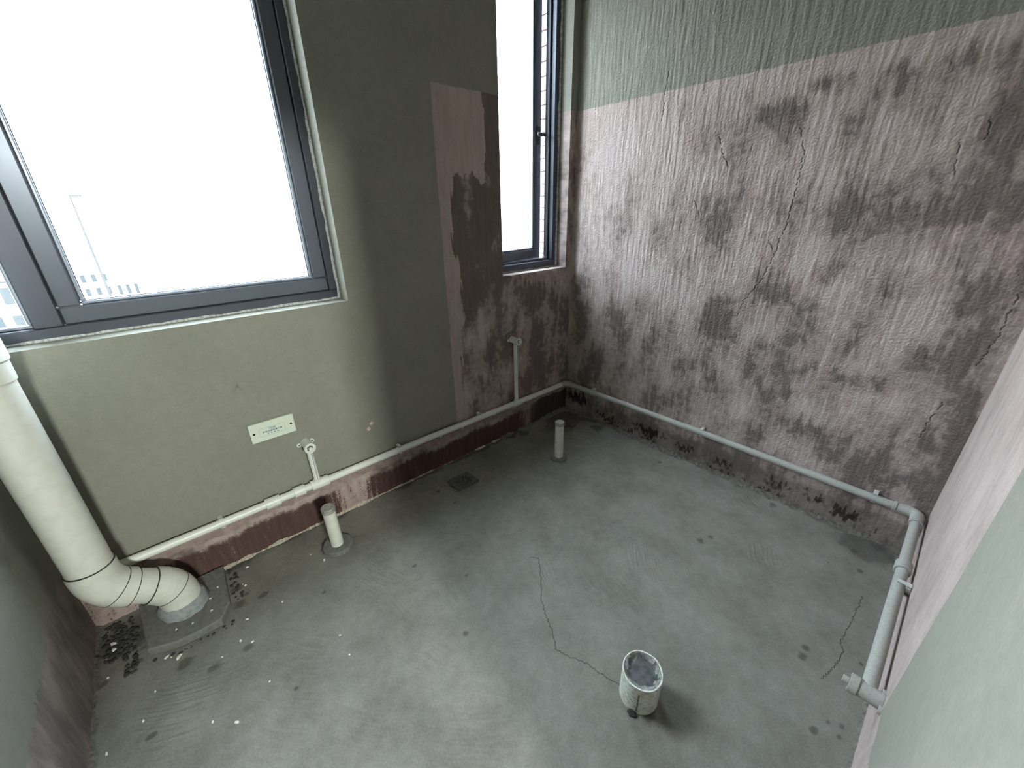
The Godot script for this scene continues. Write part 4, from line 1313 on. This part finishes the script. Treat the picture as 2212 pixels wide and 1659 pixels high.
# ------------------------------------------------------------------ what the windows show: pale buildings far below, a mast; plus one added unseen block
func block(called: String, label: String, lo: Vector3, hi: Vector3, wall_col: Color, cols: int, rows: int, face_x := false) -> void:
	var c := Vector3((lo.x + hi.x) * 0.5, lo.y, (lo.z + hi.z) * 0.5)
	var t := base(called, c)
	tag(t, label, "building")
	var m := MB.new()
	m.box(lo - c, hi - c, 0.1)
	obj("wall", m, plain(wall_col, 0.9), t)
	var rm := MB.new()
	rm.box(Vector3(lo.x - 0.3, hi.y, lo.z - 0.3) - c, Vector3(hi.x + 0.3, hi.y + 0.5, hi.z + 0.3) - c, 0.05)
	obj("roof", rm, plain(wall_col.darkened(0.25), 0.9), t)
	var wm := MB.new()
	var sx := (hi.x - lo.x) / cols
	var sy := (hi.y - lo.y) / rows
	wm.box(Vector3(-sx * 0.22, -sy * 0.28, -0.1), Vector3(sx * 0.22, sy * 0.28, 0.12), 0.03)
	var win := wm.mesh(M.far_window)
	for i in cols:
		for j in rows:
			var o := MeshInstance3D.new()
			o.mesh = win
			o.position = Vector3(lo.x + sx * (i + 0.5), lo.y + sy * (j + 0.5), hi.z) - c
			put(o, "window", t)

func build_outside() -> void:
	var g := slab("ground", Vector3(-300, -32.2, -500), Vector3(300, -32, -8), plain(Color(0.70, 0.69, 0.65), 0.95))
	tag(g, "pale ground far below the windows")
	block("apartment_block", "pale apartment block far outside the large window", Vector3(-16.5, -32, -118), Vector3(-6.5, -8.0, -106), Color(0.86, 0.86, 0.84), 7, 10)
	block("apartment_block", "dark grey block beyond the narrow fixed pane of the large window", Vector3(-20, -32, -72), Vector3(-10.5, -4.5, -62), Color(0.21, 0.215, 0.21), 7, 10)
	block("apartment_block", "white tower block beside the pale apartment block", Vector3(-5.6, -32, -96), Vector3(-2.6, -8.2, -88), Color(0.88, 0.88, 0.86), 3, 9)
	block("added_sky_blocker", "unseen grey block added outside the large window to dim the right wall", Vector3(-17.0, -32, -15.0), Vector3(-6.2, 2.6, -1.2), Color(0.50, 0.50, 0.49), 4, 12)  # out of view, added to block sky light from the right wall
	var t := base("mast", Vector3(-7.1, -32, -100))
	tag(t, "thin grey mast rising over the far roofs", "mast")
	var m := MB.new()
	m.sweep([Vector3(0, 0, 0), Vector3(0.0, 36.5, 0)], [0.28, 0.12], 10)
	obj("pole", m, M.far_dark, t)
	var a := MB.new()
	a.box(Vector3(-0.1, 36.2, -0.1), Vector3(1.4, 36.5, 0.1), 0.02)
	obj("arm", a, M.far_dark, t)
